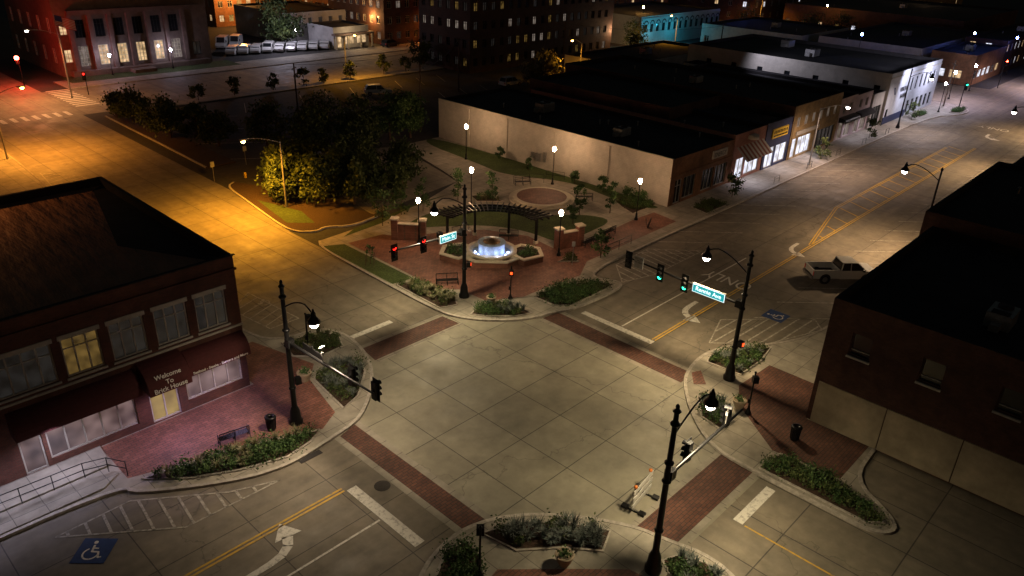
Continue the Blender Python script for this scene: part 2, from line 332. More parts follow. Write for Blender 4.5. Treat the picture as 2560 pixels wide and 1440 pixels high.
sheet("brick_pavement",[(9.8,40.5),(9.8,36.8),(15,35.2),(19.8,33.4),(21.3,34.3),(22.2,38.5),(23.5,40),(22.0,45.5),(19.3,45.5),(19.3,40.5)],m_brickp,.126)
sheet("brick_pavement",[(37.6,13.5),(38,9.6),(42.2,9.6),(42.2,13.5),(46.5,13.6),(46.5,18.2),(42.5,18.4),(40.4,17.2)],m_xwalk,.126)
sheet("brick_pavement",[(41.0,20.0),(42.3,21.2),(41.6,21.5),(40.4,20.6)],m_brickp,.128)
sheet("brick_pavement",[(17,18),(19.5,18.4),(22,16),(24,14),(25,9),(10,9),(10,17)],m_brickp,.126)
sheet("brick_pavement",[(37.6,56),(37.4,43),(38.6,41.8),(38.8,38.8),(41.6,37.3),(44.5,37.2),(48.2,36.8),(51,38.3),(66,38.5),(66.5,41.6),(63.2,41.8),(53.5,41.2),(51,42),(51.5,46),(49.5,50),(46,52.3),(42.6,53.6),(41.3,55.6)],m_brickp,.126)
for k,p in enumerate([[(35.3,57.0),(35.2,46.3),(37.2,46.0),(37.2,56)],[(52.3,42.4),(56,42.6),(61.5,43.0),(60.3,46.3),(57.2,48.4),(55.5,51),(55.6,54.6),(52,57),(47,57),(43.6,55.6),(47,53.3),(50.5,50.8),(52.4,47)],
      [(67,42.2),(68.9,42.2),(68.9,79),(65.5,79),(64.4,66),(63.6,61.5),(66.5,56.5),(67.6,52.6),(66.6,47.6)],[(38.2,57.5),(43,58),(48,59.6),(54,60.2),(54.0,60.2),(50,60.2),(40.2,58.6)]]):
    sheet("lawn",p,m_grass,.134+.001*k,2 if k in(1,2) else 0)
b=B(); 
def ring(c,r,n=40): return [(c[0]+r*math.cos(2*math.pi*i/n),c[1]+r*math.sin(2*math.pi*i/n)) for i in range(n)]
pc=(60.5,52.3); b.prism(ring(pc,4.5),.12,.15,m_pave); b.prism(ring(pc,3.6),.15,.32,m_cream); b.prism(ring(pc,3.15),.32,.5,m_cream); b.prism(ring(pc,2.75),.5,.505,m_brickp); b.out("round_stage")
sheet("parking_lot",[(41,61),(62,64),(64,80),(104,80),(104,117),(39,117),(38.5,62)],m_lot,-.006)
sheet("car_park_apron",[(44,60.8),(58,63.2),(62,79),(52,84),(46,74)],m_rroad,.0)
b=B(); e=smooth_poly([(44,60),(40.5,59.4),(38.4,61),(37.2,60.4),(35.6,61.6),(35.4,64),(36.6,73),(37.2,78),(38.5,79)],2); b.prism(e+[(43,70)],-.01,.12,m_mulch); b.kerb(e,.2,-.01,.145,m_kerb); b.out("tree_island")
b=B(); b.prism([(36.2,64.2),(38.2,62.4),(39,66),(37.4,72)],None,.13,m_grass); b.out("lawn")
b=B(); e=[(38.8,86),(39.2,100),(39.5,118)]; b.prism(e+[(43,118),(42.5,86)],-.01,.12,m_mulch); b.kerb(e,.2,-.01,.145,m_kerb); b.out("tree_island")
b=B(); b.prism([(41,118.2),(110,118.2),(110,121),(41,121)],-.01,.12,m_pave); b.kerb([(41,121),(110,121)],.2,-.01,.14,m_kerb); b.out("far_pavement")
b=B(); b.prism([(42,140),(260,140),(260,147),(42,147)],-.01,.12,m_pave); b.kerb([(42,140),(260,140)],.2,-.01,.14,m_kerb); b.out("far_pavement")
sheet("lawn",[(44,144),(75,144),(75,150),(44,150)],m_grass,.13)
# ------------------------------------------------------------ buildings
def wall(b,ox,oy,ux,uy,L,z0,z1,ops,mat,dep=.2):
    nx,ny=uy,-ux
    def P(a,z,d=0): return (ox+ux*a+nx*d,oy+uy*a+ny*d,z)
    xs=sorted({0,L}|{o[0] for o in ops}|{o[1] for o in ops}); zs=sorted({z0,z1}|{o[2] for o in ops}|{o[3] for o in ops})
    for i in range(len(xs)-1):
        for j in range(len(zs)-1):
            cx=(xs[i]+xs[i+1])/2; cz=(zs[j]+zs[j+1])/2
            if any(o[0]<cx<o[1] and o[2]<cz<o[3] for o in ops): continue
            b.quad(P(xs[i],zs[j]),P(xs[i+1],zs[j]),P(xs[i+1],zs[j+1]),P(xs[i],zs[j+1]),mat)
    rot=math.atan2(uy,ux)
    def bx(a0,a1,za,zb,d0,d1,m):
        c=P((a0+a1)/2,(za+zb)/2,(d0+d1)/2); b.box(c,(a1-a0,abs(d1-d0),zb-za),m,rot)
    for o in ops:
        a0,a1,l,h,g=o[:5]; fr=o[5] if len(o)>5 else None; nv=o[6] if len(o)>6 else 0; nh=o[7] if len(o)>7 else 0; sl=o[8] if len(o)>8 else None
        for q in ((P(a0,l),P(a0,l,-dep),P(a0,h,-dep),P(a0,h)),(P(a1,l,-dep),P(a1,l),P(a1,h),P(a1,h,-dep)),(P(a0,h,-dep),P(a1,h,-dep),P(a1,h),P(a0,h)),(P(a0,l),P(a1,l),P(a1,l,-dep),P(a0,l,-dep))): b.quad(*q,mat)
        b.quad(P(a0,l,-dep),P(a1,l,-dep),P(a1,h,-dep),P(a0,h,-dep),g)
        if fr:
            t=.09; d0,d1=-dep+.01,-dep+.09
            bx(a0,a0+t,l,h,d0,d1,fr); bx(a1-t,a1,l,h,d0,d1,fr); bx(a0+t,a1-t,h-t,h,d0,d1,fr); bx(a0+t,a1-t,l,l+t,d0,d1,fr)
            for k in range(nv):
                c=a0+(a1-a0)*(k+1)/(nv+1); bx(c-.04,c+.04,l+t,h-t,d0,d1-.01,fr)
            for k in range(nh):
                c=l+(h-l)*(.72 if nh==1 else (k+1)/(nh+1)); bx(a0+t,a1-t,c-.03,c+.03,d0,d1-.02,fr)
        if sl:
            bx(a0-.1,a1+.1,h,h+.26,.0,.06,sl); bx(a0-.08,a1+.08,l-.12,l,.0,.09,sl)
def bld(b,x0,x1,y0,y1,h,wm,rm=None,S=(),W=(),par=.5,z0=0,cap=None,wmw=None,side=None):
    rm=rm or m_roof
    wall(b,x0,y0,1,0,x1-x0,z0,h,list(S),wm); wall(b,x0,y1,0,-1,y1-y0,z0,h,list(W),wmw or wm)
    wall(b,x1,y0,0,1,y1-y0,z0,h,[],wmw or wm); wall(b,x1,y1,-1,0,x1-x0,z0,h,[],wm)
    t=.25; c=cap or m_roof; zr=h-par
    b.quad((x0+t,y0+t,zr),(x1-t,y0+t,zr),(x1-t,y1-t,zr),(x0+t,y1-t,zr),rm)
    for p,q,r,s_ in (((x0,y0),(x1,y0),(x1-t,y0+t),(x0+t,y0+t)),((x1,y0),(x1,y1),(x1-t,y1-t),(x1-t,y0+t)),((x1,y1),(x0,y1),(x0+t,y1-t),(x1-t,y1-t)),((x0,y1),(x0,y0),(x0+t,y0+t),(x0+t,y1-t))):
        b.quad((*p,h),(*q,h),(*r,h),(*s_,h),c); b.quad((*s_,zr),(*r,zr),(*r,h),(*s_,h),m_roof)
def rtu(b,x,y,z,s=1.):
    b.box((x,y,z+.5*s),(1.8*s,1.3*s,.9*s),m_galv); b.lathe((x+.4*s,y,z+.95*s),[(.4*s,0),(.4*s,.12*s),(0,.12*s)],m_roof,12); b.box((x-.6*s,y,z+.98*s),(.5*s,.9*s,.06),m_roof); b.box((x-1.2*s,y,z+.3*s),(.6*s,.5*s,.4*s),m_galv)
def vents(b,x0,x1,y0,y1,z,n):
    for _ in range(n):
        x=random.uniform(x0,x1);y=random.uniform(y0,y1); b.cyl((x,y,z),(x,y,z+.5),.08,.08,m_galv,8); b.lathe((x,y,z+.5),[(.14,0),(.05,.12),(0,.13)],m_galv,8)
def rowops(L,w,sp,zs,hh,glass,fr=None,start=1.,nv=0,nh=0,lit=None,p=0,sill=None):
    o=[]
    a=start
    while a+w<L-.3:
        for z in zs:
            g=glass
            if lit and random.random()<p: g=random.choice(lit)
            o.append((a,a+w,z,z+hh,g,fr,nv,nh,sill))
        a+=sp
    return o
m_roof2=M("tan_roof_membrane",(.30,.14,.075),.7,.2,.5,.0)
nt=m_roof2.node_tree; bp=nt.nodes.new("ShaderNodeBump"); bp.inputs['Strength'].default_value=1; bp.inputs['Distance'].default_value=.4
mp=nt.nodes.new("ShaderNodeMapping"); mp.inputs['Scale'].default_value=(1.8,.45,1); mp.inputs['Rotation'].default_value=(0,0,.6); tc=nt.nodes.new("ShaderNodeTexCoord"); nt.links.new(tc.outputs['Object'],mp.inputs[0])
nt.links.new(noise(nt,.7,4,mp.outputs[0],.55),bp.inputs['Height']); nt.links.new(bp.outputs[0],nt.nodes["Principled BSDF"].inputs['Normal'])
b=B(); X0=-16
ops=[]
for a,c in ((16.4,18.3),(14.0,15.9),(11.55,13.45),(9.15,11.05)): ops.append((a-X0,c-X0,5.0,7.3,m_litd if a!=9.15 else m_litv,m_trim,2,1,m_trim))
ops.append((5.9-X0,8.7-X0,5.0,7.3,m_litd,m_trim,3,1,m_trim))
for a in (3.2,.8,-1.6,-4): ops.append((a-X0,a+1.9-X0,5.0,7.3,m_litd,m_trim,2,1,m_trim))
ops+=[(7.4-X0,12.1-X0,.55,2.9,m_litp,m_trim,4,0),(6.1-X0,7.2-X0,.15,2.9,m_litp,m_trim,0,0),(12.9-X0,14.6-X0,.15,2.9,m_lity,m_trim,1,0),(15.1-X0,18.7-X0,.75,2.9,m_litp,m_trim,3,0)]
bld(b,X0,19.1,40.6,60.5,9.3,m_bbrick,m_roof2,ops,(),.6)
b.add([(18.84,40.9,8.704),(18.84,60.2,8.704),(18.0,59.4,8.704),(15.2,47.8,8.704)],[(0,1,2,3)],m_roof)  # dark sheet laid over the roof in the shape of a cast shadow
b.bb(X0,19.16,40.53,40.6,4.58,4.72,m_trim); b.bb(X0,19.18,40.48,40.6,8.35,8.5,m_bbrick)
b.bb(X0,19.2,40.46,40.62,9.302,9.36,m_roof)
def awning(b,x0,x1,y,zt,zb,d,m,n=7):
    pr=[(0,zt)]+[(d*math.sin(t),zb+.22+(zt-zb-.22)*math.cos(t)) for t in np.linspace(.25,math.pi/2,n)]+[(d,zb)]
    for (d0,z0),(d1,z1) in zip(pr,pr[1:]): b.quad((x0,y-d1,z1),(x1,y-d1,z1),(x1,y-d0,z0),(x0,y-d0,z0),m)
    k=len(pr)
    b.add([(x0,y-d_,z_) for d_,z_ in pr]+[(x0,y,zb)],[tuple(range(k+1))],m); b.add([(x1,y-d_,z_) for d_,z_ in pr]+[(x1,y,zb)],[tuple(range(k,-1,-1))],m)
awning(b,5.9,12.3,40.58,4.25,2.95,1.0,m_maroon); awning(b,12.5,14.95,40.58,4.5,2.9,1.5,m_maroon); awning(b,15.1,18.95,40.58,4.25,2.95,1.0,m_maroon)
rb=b.out("brick_restaurant")
m_let=M("awning_lettering",(.85,.82,.78),.6,.05,5)
text("Seafood - Steaks - Burgers and More",.235,(17.0,39.56,3.1),(1,0,0),(0,0,1),m_let,rb,bold=.004)
for t_,z_,yy in (("Welcome",3.88,39.24),("To",3.52,39.10),("Brick House",3.14,39.04)): text(t_,.38,(13.7,yy,z_),(1,0,0),(0,.25,1),m_let,rb,bold=.004)
b=B(); W=[]
for i in range(10):
    y=11.5-3.9*i; W.append((13.6-y-.62,13.6-y+.62,5.4,6.9,m_glass,m_rbrick,0,0))
bld(b,42.3,59.5,-60,13.6,8.6,m_rbrick,m_roof,(),W,.5)
for i in range(12):
    y=13.3-4.1*i; b.bb(42.22,42.3,y-4.04,y,.12,3.0,m_panel)
for w in W:
    b.bb(42.16,42.29,13.6-w[1]-.05,13.6-w[0]+.05,5.28,5.4,m_trim); b.bb(42.42,42.46,13.6-w[1],13.6-w[0],5.75,5.8,m_trim)
rtu(b,47,6,8.1); vents(b,44,57,-10,12,8.1,5)
b.out("brick_corner_building")
b=B(); bld(b,59.5,79,-40,14.3,9.6,m_rbrick,m_roof,(),(),.4); vents(b,61,77,-10,12,9.2,4); b.out("brick_store_building")
b=B(); bld(b,79.2,120,-40,14.2,8.2,m_rbrick); b.out("brick_store_building")
b=B()
bld(b,69,82,41.6,79,5.4,m_obrick,None,[(1,2.4,.15,2.9,m_glass,m_trim,1,1),(2.7,5.2,.4,2.9,m_glass,m_trim,2,0),(6.6,9.0,.4,2.9,m_glass,m_trim,2,0),(9.4,12,.4,2.9,m_glass,m_trim,2,0)],(),.35,wmw=m_wbrick)
b.bb(68.9,82,41.5,41.6,3.3,3.5,m_obrick); b.bb(68.94,69.2,41.6,79,5.402,5.47,m_cream)
b.bb(77.2,80.4,41.45,41.6,3.9,4.8,m_cream)
for y in (50,58,66,73): b.bb(68.86,69.0,y-.15,y+.15,.1,5.1,m_wbrick)
b.bb(68.7,69,60,60.8,1,2,m_galv); b.bb(68.75,69,61.2,61.6,1.2,1.9,m_galv); b.bb(68.8,69,59.2,59.6,1.1,2.3,m_galv)
rtu(b,74,52,5.05); rtu(b,76,66,5.05,1.2); vents(b,70,81,44,77,5.05,7)
s1=b.out("energy_store_building"); text("ENERGY",.7,(78.8,41.43,4.3),(1,0,0),(0,0,1),m_black,s1)
b=B(); bld(b,82.02,89.7,41.5,74,5.9,M("rose_brick",(.36,.17,.12),.85,.2,3),None,[(1,3,.2,2.8,m_litc,m_trim,1,0),(3.3,6.9,.4,2.8,m_litc,m_trim,2,0)],(),.5)
m_str=M("awning_rust",(.30,.10,.06),.8,.1,5)
for i in range(15):
    x=82.6+i*.44; b.quad((x,39.9,2.9),(x+.44,39.9,2.9),(x+.44,41.48,4.3),(x,41.48,4.3),m_str if i%2 else m_cream)
b.lathe((85.9,41.4,5.1),[(0,.3),(.8,.25),(.85,-.2),(0,-.3)],m_cream,14); vents(b,83,89,44,70,5.4,4); b.out("rose_brick_shop")
b=B(); m_navy=M("navy_panel",(.03,.04,.10),.6,.15,3); m_ysg=M("yellow_sign",(.75,.5,.05),.5,.1,5); bld(b,89.72,96.6,41.4,74,6.0,m_navy,None,[(.6,3,.2,2.8,m_litc,m_trim,1,0),(3.3,6.4,.4,2.8,m_litc,m_trim,1,0)],(),.5)
b.bb(91.2,95.4,41.25,41.4,3.9,5.1,m_ysg)
for i in range(9): b.bb(91.5+i*.42,91.5+i*.42+.22,41.22,41.25,4.5,4.85,m_black); b.bb(91.5+i*.42,91.5+i*.42+.3,41.22,41.25,4.1,4.3,m_black)
b.out("navy_front_shop")
b=B(); bld(b,96.62,111.6,41.3,80,7.2,m_tbrick,None,[(.8,2.2,.2,2.8,m_litc,m_trim,0,0),(2.5,6.6,.3,2.8,m_litc,m_trim,2,0),(8,14.2,.3,2.8,m_litd,m_black,4,0)]+rowops(15,1.1,2.3,[4.3],1.3,m_litw2,m_trim,1.2,1,0),(),.6,wmw=m_rbrick)
b.bb(98,105,41.15,41.3,3.2,3.7,m_trim); rtu(b,103,60,6.6); vents(b,98,110,44,76,6.6,5); b.out("tan_brick_shop")
b=B(); bld(b,84,96.5,52,76,6.9,m_rbrick); b.out("brick_annex")
m_pink=M("pinkish_plaster",(.46,.36,.36),.8,.15,2)
for (x0,x1,h,aw) in ((111.62,117.5,6.2,m_black),(117.52,123.4,6.0,m_roof)):
    b=B(); bld(b,x0,x1,41.3,70,h,m_pink,None,[(.8,2.4,.2,2.7,m_litw2,m_trim,1,0),(3,5.2,.3,2.7,m_litw2,m_trim,1,0),(1.2,2.2,3.9,5.2,m_glass,m_trim,1,0),(3.5,4.5,3.9,5.2,m_glass,m_trim,1,0)],(),.5); awning(b,x0+.3,x1-.3,41.28,3.5,2.8,1.1,aw); b.out("pink_shop")
m_bank=M("bank_white",(.50,.52,.55),.7,.08,2)
b=B(); bld(b,123.42,128,41.0,75,5.4,m_plaster,None,[(.6,3.8,.2,3.4,m_litd,m_black,2,1)],(),.5); bld(b,128.02,152,40.6,77,8,m_bank,None,[(.8,1.8,.8,2.4,m_glass,m_black,0,0)]+[(10+i*2.2,10.9+i*2.2,4.2,6.4,m_glass,m_black,0,1) for i in range(6)]+[(10+i*2.2,11.4+i*2.2,.5,2.6,m_litd,m_black,0,1) for i in range(6)],rowops(36,1.0,5,[5],1.0,m_glass,m_black,4),.6,wmw=m_wbrick)
b.bb(128.1,137.9,40.5,40.6,.1,1.2,m_navy) ; b.bb(128,152,40.48,40.6,7.2,7.35,m_trim)
rtu(b,138,58,7.4,1.3); rtu(b,145,66,7.4,1.3)
bk=b.out("bank_building"); text("VISION",1.0,(134.8,40.56,4.9),(1,0,0),(0,0,1),m_black,bk,bold=.02); text("BANK",1.0,(135.2,40.56,3.8),(1,0,0),(0,0,1),m_black,bk,bold=.02)
bb_=B(); bb_.add([(130.2,40.57,5.6),(131.0,40.57,4.4),(131.6,40.57,4.4),(131.0,40.57,5.2),(131.0,40.57,5.6)],[(0,1,2,3,4)],m_navy); o=bb_.out("logo_mark"); o.parent=bk
b=B()
S=[]
for i in range(6): S.append((3+i*3.3,4.7+i*3.3,1.6,5.0,m_litw if i in(1,2,3,4) else m_litw2,m_cream,2,4)); S.append((3+i*3.3,4.7+i*3.3,6.4,9.4,m_glass,m_roof,2,1))
S=S+[(23.5,25,1.8,4.2,m_litd,m_black,1,1),(.6,1.8,2.4,4.6,m_litw,m_cream,1,2),(.6,1.8,7,8.6,m_litw,m_cream,1,2)]
bld(b,45,72,150,176,16,m_stone,None,S,rowops(26,1.5,5,[2,7],2.6,m_litd,m_cream,2,1,2),.6)
for i in range(7): b.bb(2+45+i*3.3-.15,2+45+i*3.3+.55,149.3,150,1,10.2,m_stone)
b.bb(47,70.5,149.2,150,10.2,11,m_stone); b.bb(46,71,148.6,150,0,1,m_stone); b.bb(55.6,59.6,146.5,148.6,0,.7,m_stone)
b.out("stone_bank_building")
def simple(name,x0,x1,y0,y1,h,wm,floors,lit,p,w=1.3,sp=2.6,hh=1.6,fr=m_trim,cap=None,par=.5):
    b=B(); zs=[1.2+3.4*i for i in range(floors)]
    bld(b,x0,x1,y0,y1,h,wm,None,rowops(x1-x0,w,sp,zs,hh,m_glass,fr,1,1,1,lit,p),rowops(y1-y0,w,sp,zs,hh,m_glass,fr,1,1,1,lit,p),par,cap=cap)
    if h<12: rtu(b,(x0+x1)/2,(y0+y1)/2,h-par,1.2); vents(b,x0+1,x1-1,y0+1,y1-1,h-par,3)
    return b.out(name)
L_=[m_litw,m_lity,m_litd,m_litc]
m_off=BR("office_brick",(.06,.03,.024),(.045,.024,.02),(.05,.035,.03),.24,.085,.01)
simple("dark_brick_office_building",105,150,111,126,17,m_off,5,[m_litd,m_litw2,m_litd,m_litv],.5,sp=2.4,w=1.1,fr=m_roof)
simple("brick_apartment_building",113,150,148,170,22,m_rbrick,5,[m_litd,m_litw2],.4,fr=m_cream)
simple("red_brick_hotel",118,135,176,200,26,m_obrick,7,[m_litd,m_litw,m_lity],.4)
simple("red_brick_hotel",96,112,195,215,24,m_obrick,6,[m_litd,m_litw,m_lity],.4)
b=B(); bld(b,100.5,110,150,160,4.6,m_plaster,None,[(1,2.2,.2,2.6,m_litw,m_trim),(3,5.5,.8,2.6,m_litw,m_trim,1),(6.2,8.8,.8,2.6,m_litw,m_trim,1)],(),.4); b.bb(100,110.5,148.6,150,2.9,3.3,m_stone)
for x in (100.4,103.5,107,110.1): b.bb(x-.15,x+.15,148.7,149,0,2.9,m_cream)
b.out("small_white_store")
b=B(); bld(b,96,114,163,185,6.5,m_plaster,None,rowops(18,1.1,2.8,[1,4],1.3,m_litd,m_trim,1),(),.4); b.out("white_warehouse")
m_turq=M("turquoise_lit_plaster",(.42,.46,.46),.8,.1,2)
b=B(); bld(b,163,200,112,135,7,m_turq,None,rowops(37,1.3,2.6,[3.2],1.9,m_glass,m_roof,1.5,1,1),(),.5)
a=1.5
while a+1.3<36.7:
    for k in range(6):
        t0=math.pi*k/6;t1=math.pi*(k+1)/6; c=163+a+.65; b.quad((c+.7*math.cos(t0),111.9,5.1+.7*math.sin(t0)),(c+1.0*math.cos(t0),111.9,5.1+1.0*math.sin(t0)),(c+1.0*math.cos(t1),111.9,5.1+1.0*math.sin(t1)),(c+.7*math.cos(t1),111.9,5.1+.7*math.sin(t1)),m_roof)
    a+=2.6
b.bb(163,200,111.8,112,6.4,6.6,m_turq); b.out("arched_window_building")
simple("pale_low_building",118,152,84,98,4.2,m_plaster,1,[m_litd],.3,sp=4)
simple("pale_low_building",106,116,80.5,86,4.6,m_plaster,1,[m_litw],.4,sp=4)
simple("pale_low_building",178,225,52,74,6,m_wbrick,1,[m_litd],.2,sp=6)
simple("white_office_building",178,205,78,104,5.5,m_plaster,1,[m_litc],.2,sp=6)
simple("corner_store_building",178,200,41.5,50,6,m_obrick,1,[m_litc,m_litw],.9,sp=3.2,w=2.4)
simple("brick_store_row",200.2,260,41.5,50,7,m_rbrick,2,[m_litc,m_litw],.5,sp=3.2)
simple("brick_store_row",235,290,60,110,7,m_rbrick,1,L_,.3,sp=5)
simple("brick_store_row",180,225,145,170,9,m_obrick,2,L_,.35,sp=4)
simple("brick_store_row",150,215,190,215,10,m_tbrick,3,L_,.4,sp=4)
simple("brick_store_row",235,290,120,160,9,m_rbrick,2,L_,.3,sp=5)
simple("brick_store_row",225,300,180,240,10,m_tbrick,2,L_,.3,sp=5)
simple("brick_store_row",310,380,100,240,10,m_tbrick,2,L_,.3,sp=5)
simple("low_garage",-14,10,63,74,3.5,m_bbrick,1,[m_litd],.1)
simple("brick_warehouse",-20,17,96,118,6.5,m_rbrick,2,[m_litd],.1,sp=5)
point((166,108,4),750,(.03,.5,.7),"blue_wall_light",rad=.5); point((176,108,4),600,(.03,.5,.7),"blue_wall_light",rad=.5)
# ------------------------------------------------------------ street lamps & signals
def bell(b,x,y,z,lens):
    b.lathe((x,y,z),[(.05,.75),(.07,.62),(.13,.55),(.15,.32),(.32,.12),(.37,-.05),(.34,-.05)],m_black,14)
    b.lathe((x,y,z),[(0,-.36),(.14,-.33),(.24,-.2),(.27,-.05),(.25,.0)],lens,12)
def bellarm(b,x,y,dx,dy,L,z,top):
    pts=[]
    for i in range(9):
        t=i/8; pts.append((x+dx*L*t,y+dy*L*t,z-.35+ (top)*math.sin(math.pi*.5*min(1,t*1.25))-(.35 if t>.8 else 0)*(t-.8)/.2))
    b.tube(pts,.045,m_black,6); b.cyl((x+dx*L,y+dy*L,z+.7),pts[-1],.04,.04,m_black,6)
def sighead(b,x,y,z,n,lit=None):
    rot=math.atan2(n[1],n[0])
    b.box((x,y,z),(.2,.34,1.05),m_black,rot); b.box((x+n[0]*.1,y+n[1]*.1,z),(.02,.55,1.3),m_black,rot)
    for i,(nm) in enumerate(("r","y","g")):
        zz=z+.34-.34*i; c=(x+n[0]*.12,y+n[1]*.12,zz); m=m_lens
        if lit==nm: m=m_red if nm=="r" else m_grn
        e=(c[0]+n[0]*.03,c[1]+n[1]*.03,zz); b.cyl(c,e,.14,.13,m,12)
        ux,uy=-n[1],n[0]
        for a in range(-2,3):
            t0=math.pi/2+(a-.5)*.6; t1=math.pi/2+(a+.5)*.6
            p=[(c[0]+ux*.155*math.cos(t),c[1]+uy*.155*math.cos(t),zz+.155*math.sin(t)) for t in (t0,t1)]
            q=[(p_[0]+n[0]*.22,p_[1]+n[1]*.22,p_[2]) for p_ in p]; b.quad(p[0],p[1],q[1],q[0],m_black)
def signal_pole(x,y,ad,L,face,heads,name="traffic_signal_pole",sign=None,power=1,cam=None,ped=None,H=9.3,col=C_NEU,lampL=3.05):
    b=B()
    b.lathe((x,y,.12),[(.42,0),(.42,.25),(.34,.35),(.30,.9),(.24,1.05),(.19,1.2)],m_black,16)
    b.cyl((x,y,1.2),(x,y,H),.17,.115,m_black,14); b.lathe((x,y,H-.1),[(.15,0),(.2,.06),(.13,.14),(.07,.2),(.1,.28),(.08,.38),(0,.45)],m_black,10)
    for z in (2.6,5.5,6.5,8.6): b.lathe((x,y,z),[(.17,-.08),(.22,-.03),(.22,.05),(.17,.1)],m_black,12)
    dx,dy=ad
    b.cyl((x,y,5.75),(x+dx*L,y+dy*L,6.15),.11,.06,m_black,10); b.box((x+dx*.25,y+dy*.25,5.78),(.4,.4,.5),m_black)
    bellarm(b,x,y,dx,dy,lampL,8.3,1.05); bell(b,x+dx*lampL,y+dy*lampL,8.25,m_bulbn)
    for t,lit in heads:
        z=5.75+.4*t/L; sighead(b,x+dx*t+face[0]*.22,y+dy*t+face[1]*.22,z,face,lit)
        b.box((x+dx*t+face[0]*.1,y+dy*t+face[1]*.1,z),(.12,.12,.2),m_black)
    if ped:
        for (px,py) in ped:
            b.box((x+px*.36,y+py*.36,3.0),(.34,.34,.42),m_black,math.atan2(py,px)); b.box((x+px*.54,y+py*.54,3.0),(.02,.18,.2),m_hand,math.atan2(py,px))
    if cam:
        for t,h in cam:
            z=5.9; b.cyl((x+dx*t,y+dy*t,z),(x+dx*t,y+dy*t,z+h),.03,.03,m_galv,6); b.box((x+dx*t,y+dy*t,z+h+.08),(.36,.12,.12),m_camw,math.atan2(face[1],face[0])+.3)
            b.box((x+dx*t,y+dy*t,z+h-.3),(.12,.12,.2),m_camw)
    if sign:
        t,wd,_=sign; c=(x+dx*t+face[0]*.2,y+dy*t+face[1]*.2,5.85)
        b.box(c,(.1,wd,.66),m_galv,math.atan2(face[1],face[0])); b.box((c[0]+face[0]*.052,c[1]+face[1]*.052,5.85),(.012,wd-.08,.58),m_swhite,math.atan2(face[1],face[0])); b.box((c[0]+face[0]*.062,c[1]+face[1]*.062,5.85),(.012,wd-.15,.51),m_sgreen,math.atan2(face[1],face[0]))
    o=b.out(name)
    if sign:
        xd=(-face[1],face[0],0); text(sign[2],.42,(c[0]+face[0]*.075,c[1]+face[1]*.075,5.85),xd,(0,0,1),m_swhite,o)
    spot((x+dx*lampL,y+dy*lampL,7.85),power,col,160,parent=o)
    return o
signal_pole(42.8,19.3,(0,1),9.0,(-1,0),[(8.9,None),(6.2,"g"),(4.2,"g")],sign=(2.4,2.5,"Rennie Ave"),power=4200,ped=[(0,-1)],col=(1,.75,.42))
signal_pole(38.0,40.6,(-1,0),7.3,(0,-1),[(7.1,"r"),(4.4,"r")],sign=(1.9,1.7,"Main St"),power=3300,ped=[(.7,-.7)])
signal_pole(19.0,35.0,(0,-1),8.1,(1,0),[(7.9,None),(5.9,None)],power=2900,cam=[(3.6,.9)],ped=[(1,-.2)],col=(1,.78,.52))
signal_pole(24.8,13.2,(1,0),6.6,(0,1),[(2.1,None),(5.6,None)],power=3300,cam=[(5.0,1.1)])
b=B(); b.box((19.2,32.7,5.95),(.05,1.9,.5),m_black); b.box((19.2,32.7,6.25),(.08,.1,.2),m_black); b.out("street_name_sign")
b=B(); b.box((42.6,27.4,6.15),(.04,.75,.9),m_carw); b.box((42.57,27.4,6.15),(.02,.66,.8),m_plaster)
o=b.out("lane_control_sign"); text("LEFT TURN\nYIELD\nON GREEN",.14,(42.55,27.4,6.3),(0,-1,0),(0,0,1),m_black,o,.002)
def pedpost(x,y,face,hgt=2.9):
    b=B(); b.lathe((x,y,.12),[(.2,0),(.2,.12),(.12,.25),(.08,.4)],m_black,12); b.cyl((x,y,.4),(x,y,hgt),.06,.05,m_black,10); b.lathe((x,y,hgt),[(.05,0),(.09,.04),(0,.16)],m_black,8)
    for f in face:
        r=math.atan2(f[1],f[0]); b.box((x+f[0]*.24,y+f[1]*.24,hgt-.35),(.3,.36,.44),m_black,r); b.box((x+f[0]*.4,y+f[1]*.4,hgt-.35),(.02,.18,.2),m_hand,r)
    b.box((x-.1,y,1.1),(.12,.14,.3),m_black); b.out("pedestrian_signal")
pedpost(40.5,37.8,[(-.7,-.7)]); pedpost(40.0,16.4,[(-.5,-.5)],3.1); pedpost(18.6,18.7,[(.7,.7)],3.1); pedpost(24.3,41.9,[(1,0)],2.9)
def globe_lamp(x,y,s=1.,mat=None,H=4.4,name="plaza_lamp"):
    b=B(); mat=mat or m_bulbw
    b.lathe((x,y,.1),[(.2,0),(.2,.15),(.12,.3),(.1,.7),(.06,.8)],m_black,12); b.cyl((x,y,.8),(x,y,H-.45),.055,.045,m_black,10)
    b.lathe((x,y,H-.45),[(.05,-.05),(.12,0),(.14,.08),(.1,.1)],m_black,12)
    b.lathe((x,y,H-.36),[(.1,0),(.17,.12),(.2,.28),(.15,.44),(.05,.52),(0,.54)],mat,12); b.cyl((x,y,H+.16),(x,y,H+.3),.03,.01,m_black,6); return b.out(name)
for x,y in ((64.6,68.8),(65.4,55),(52.7,55.3),(63.2,41.6),(42.6,51.7),(50.1,40.9)): globe_lamp(x,y)
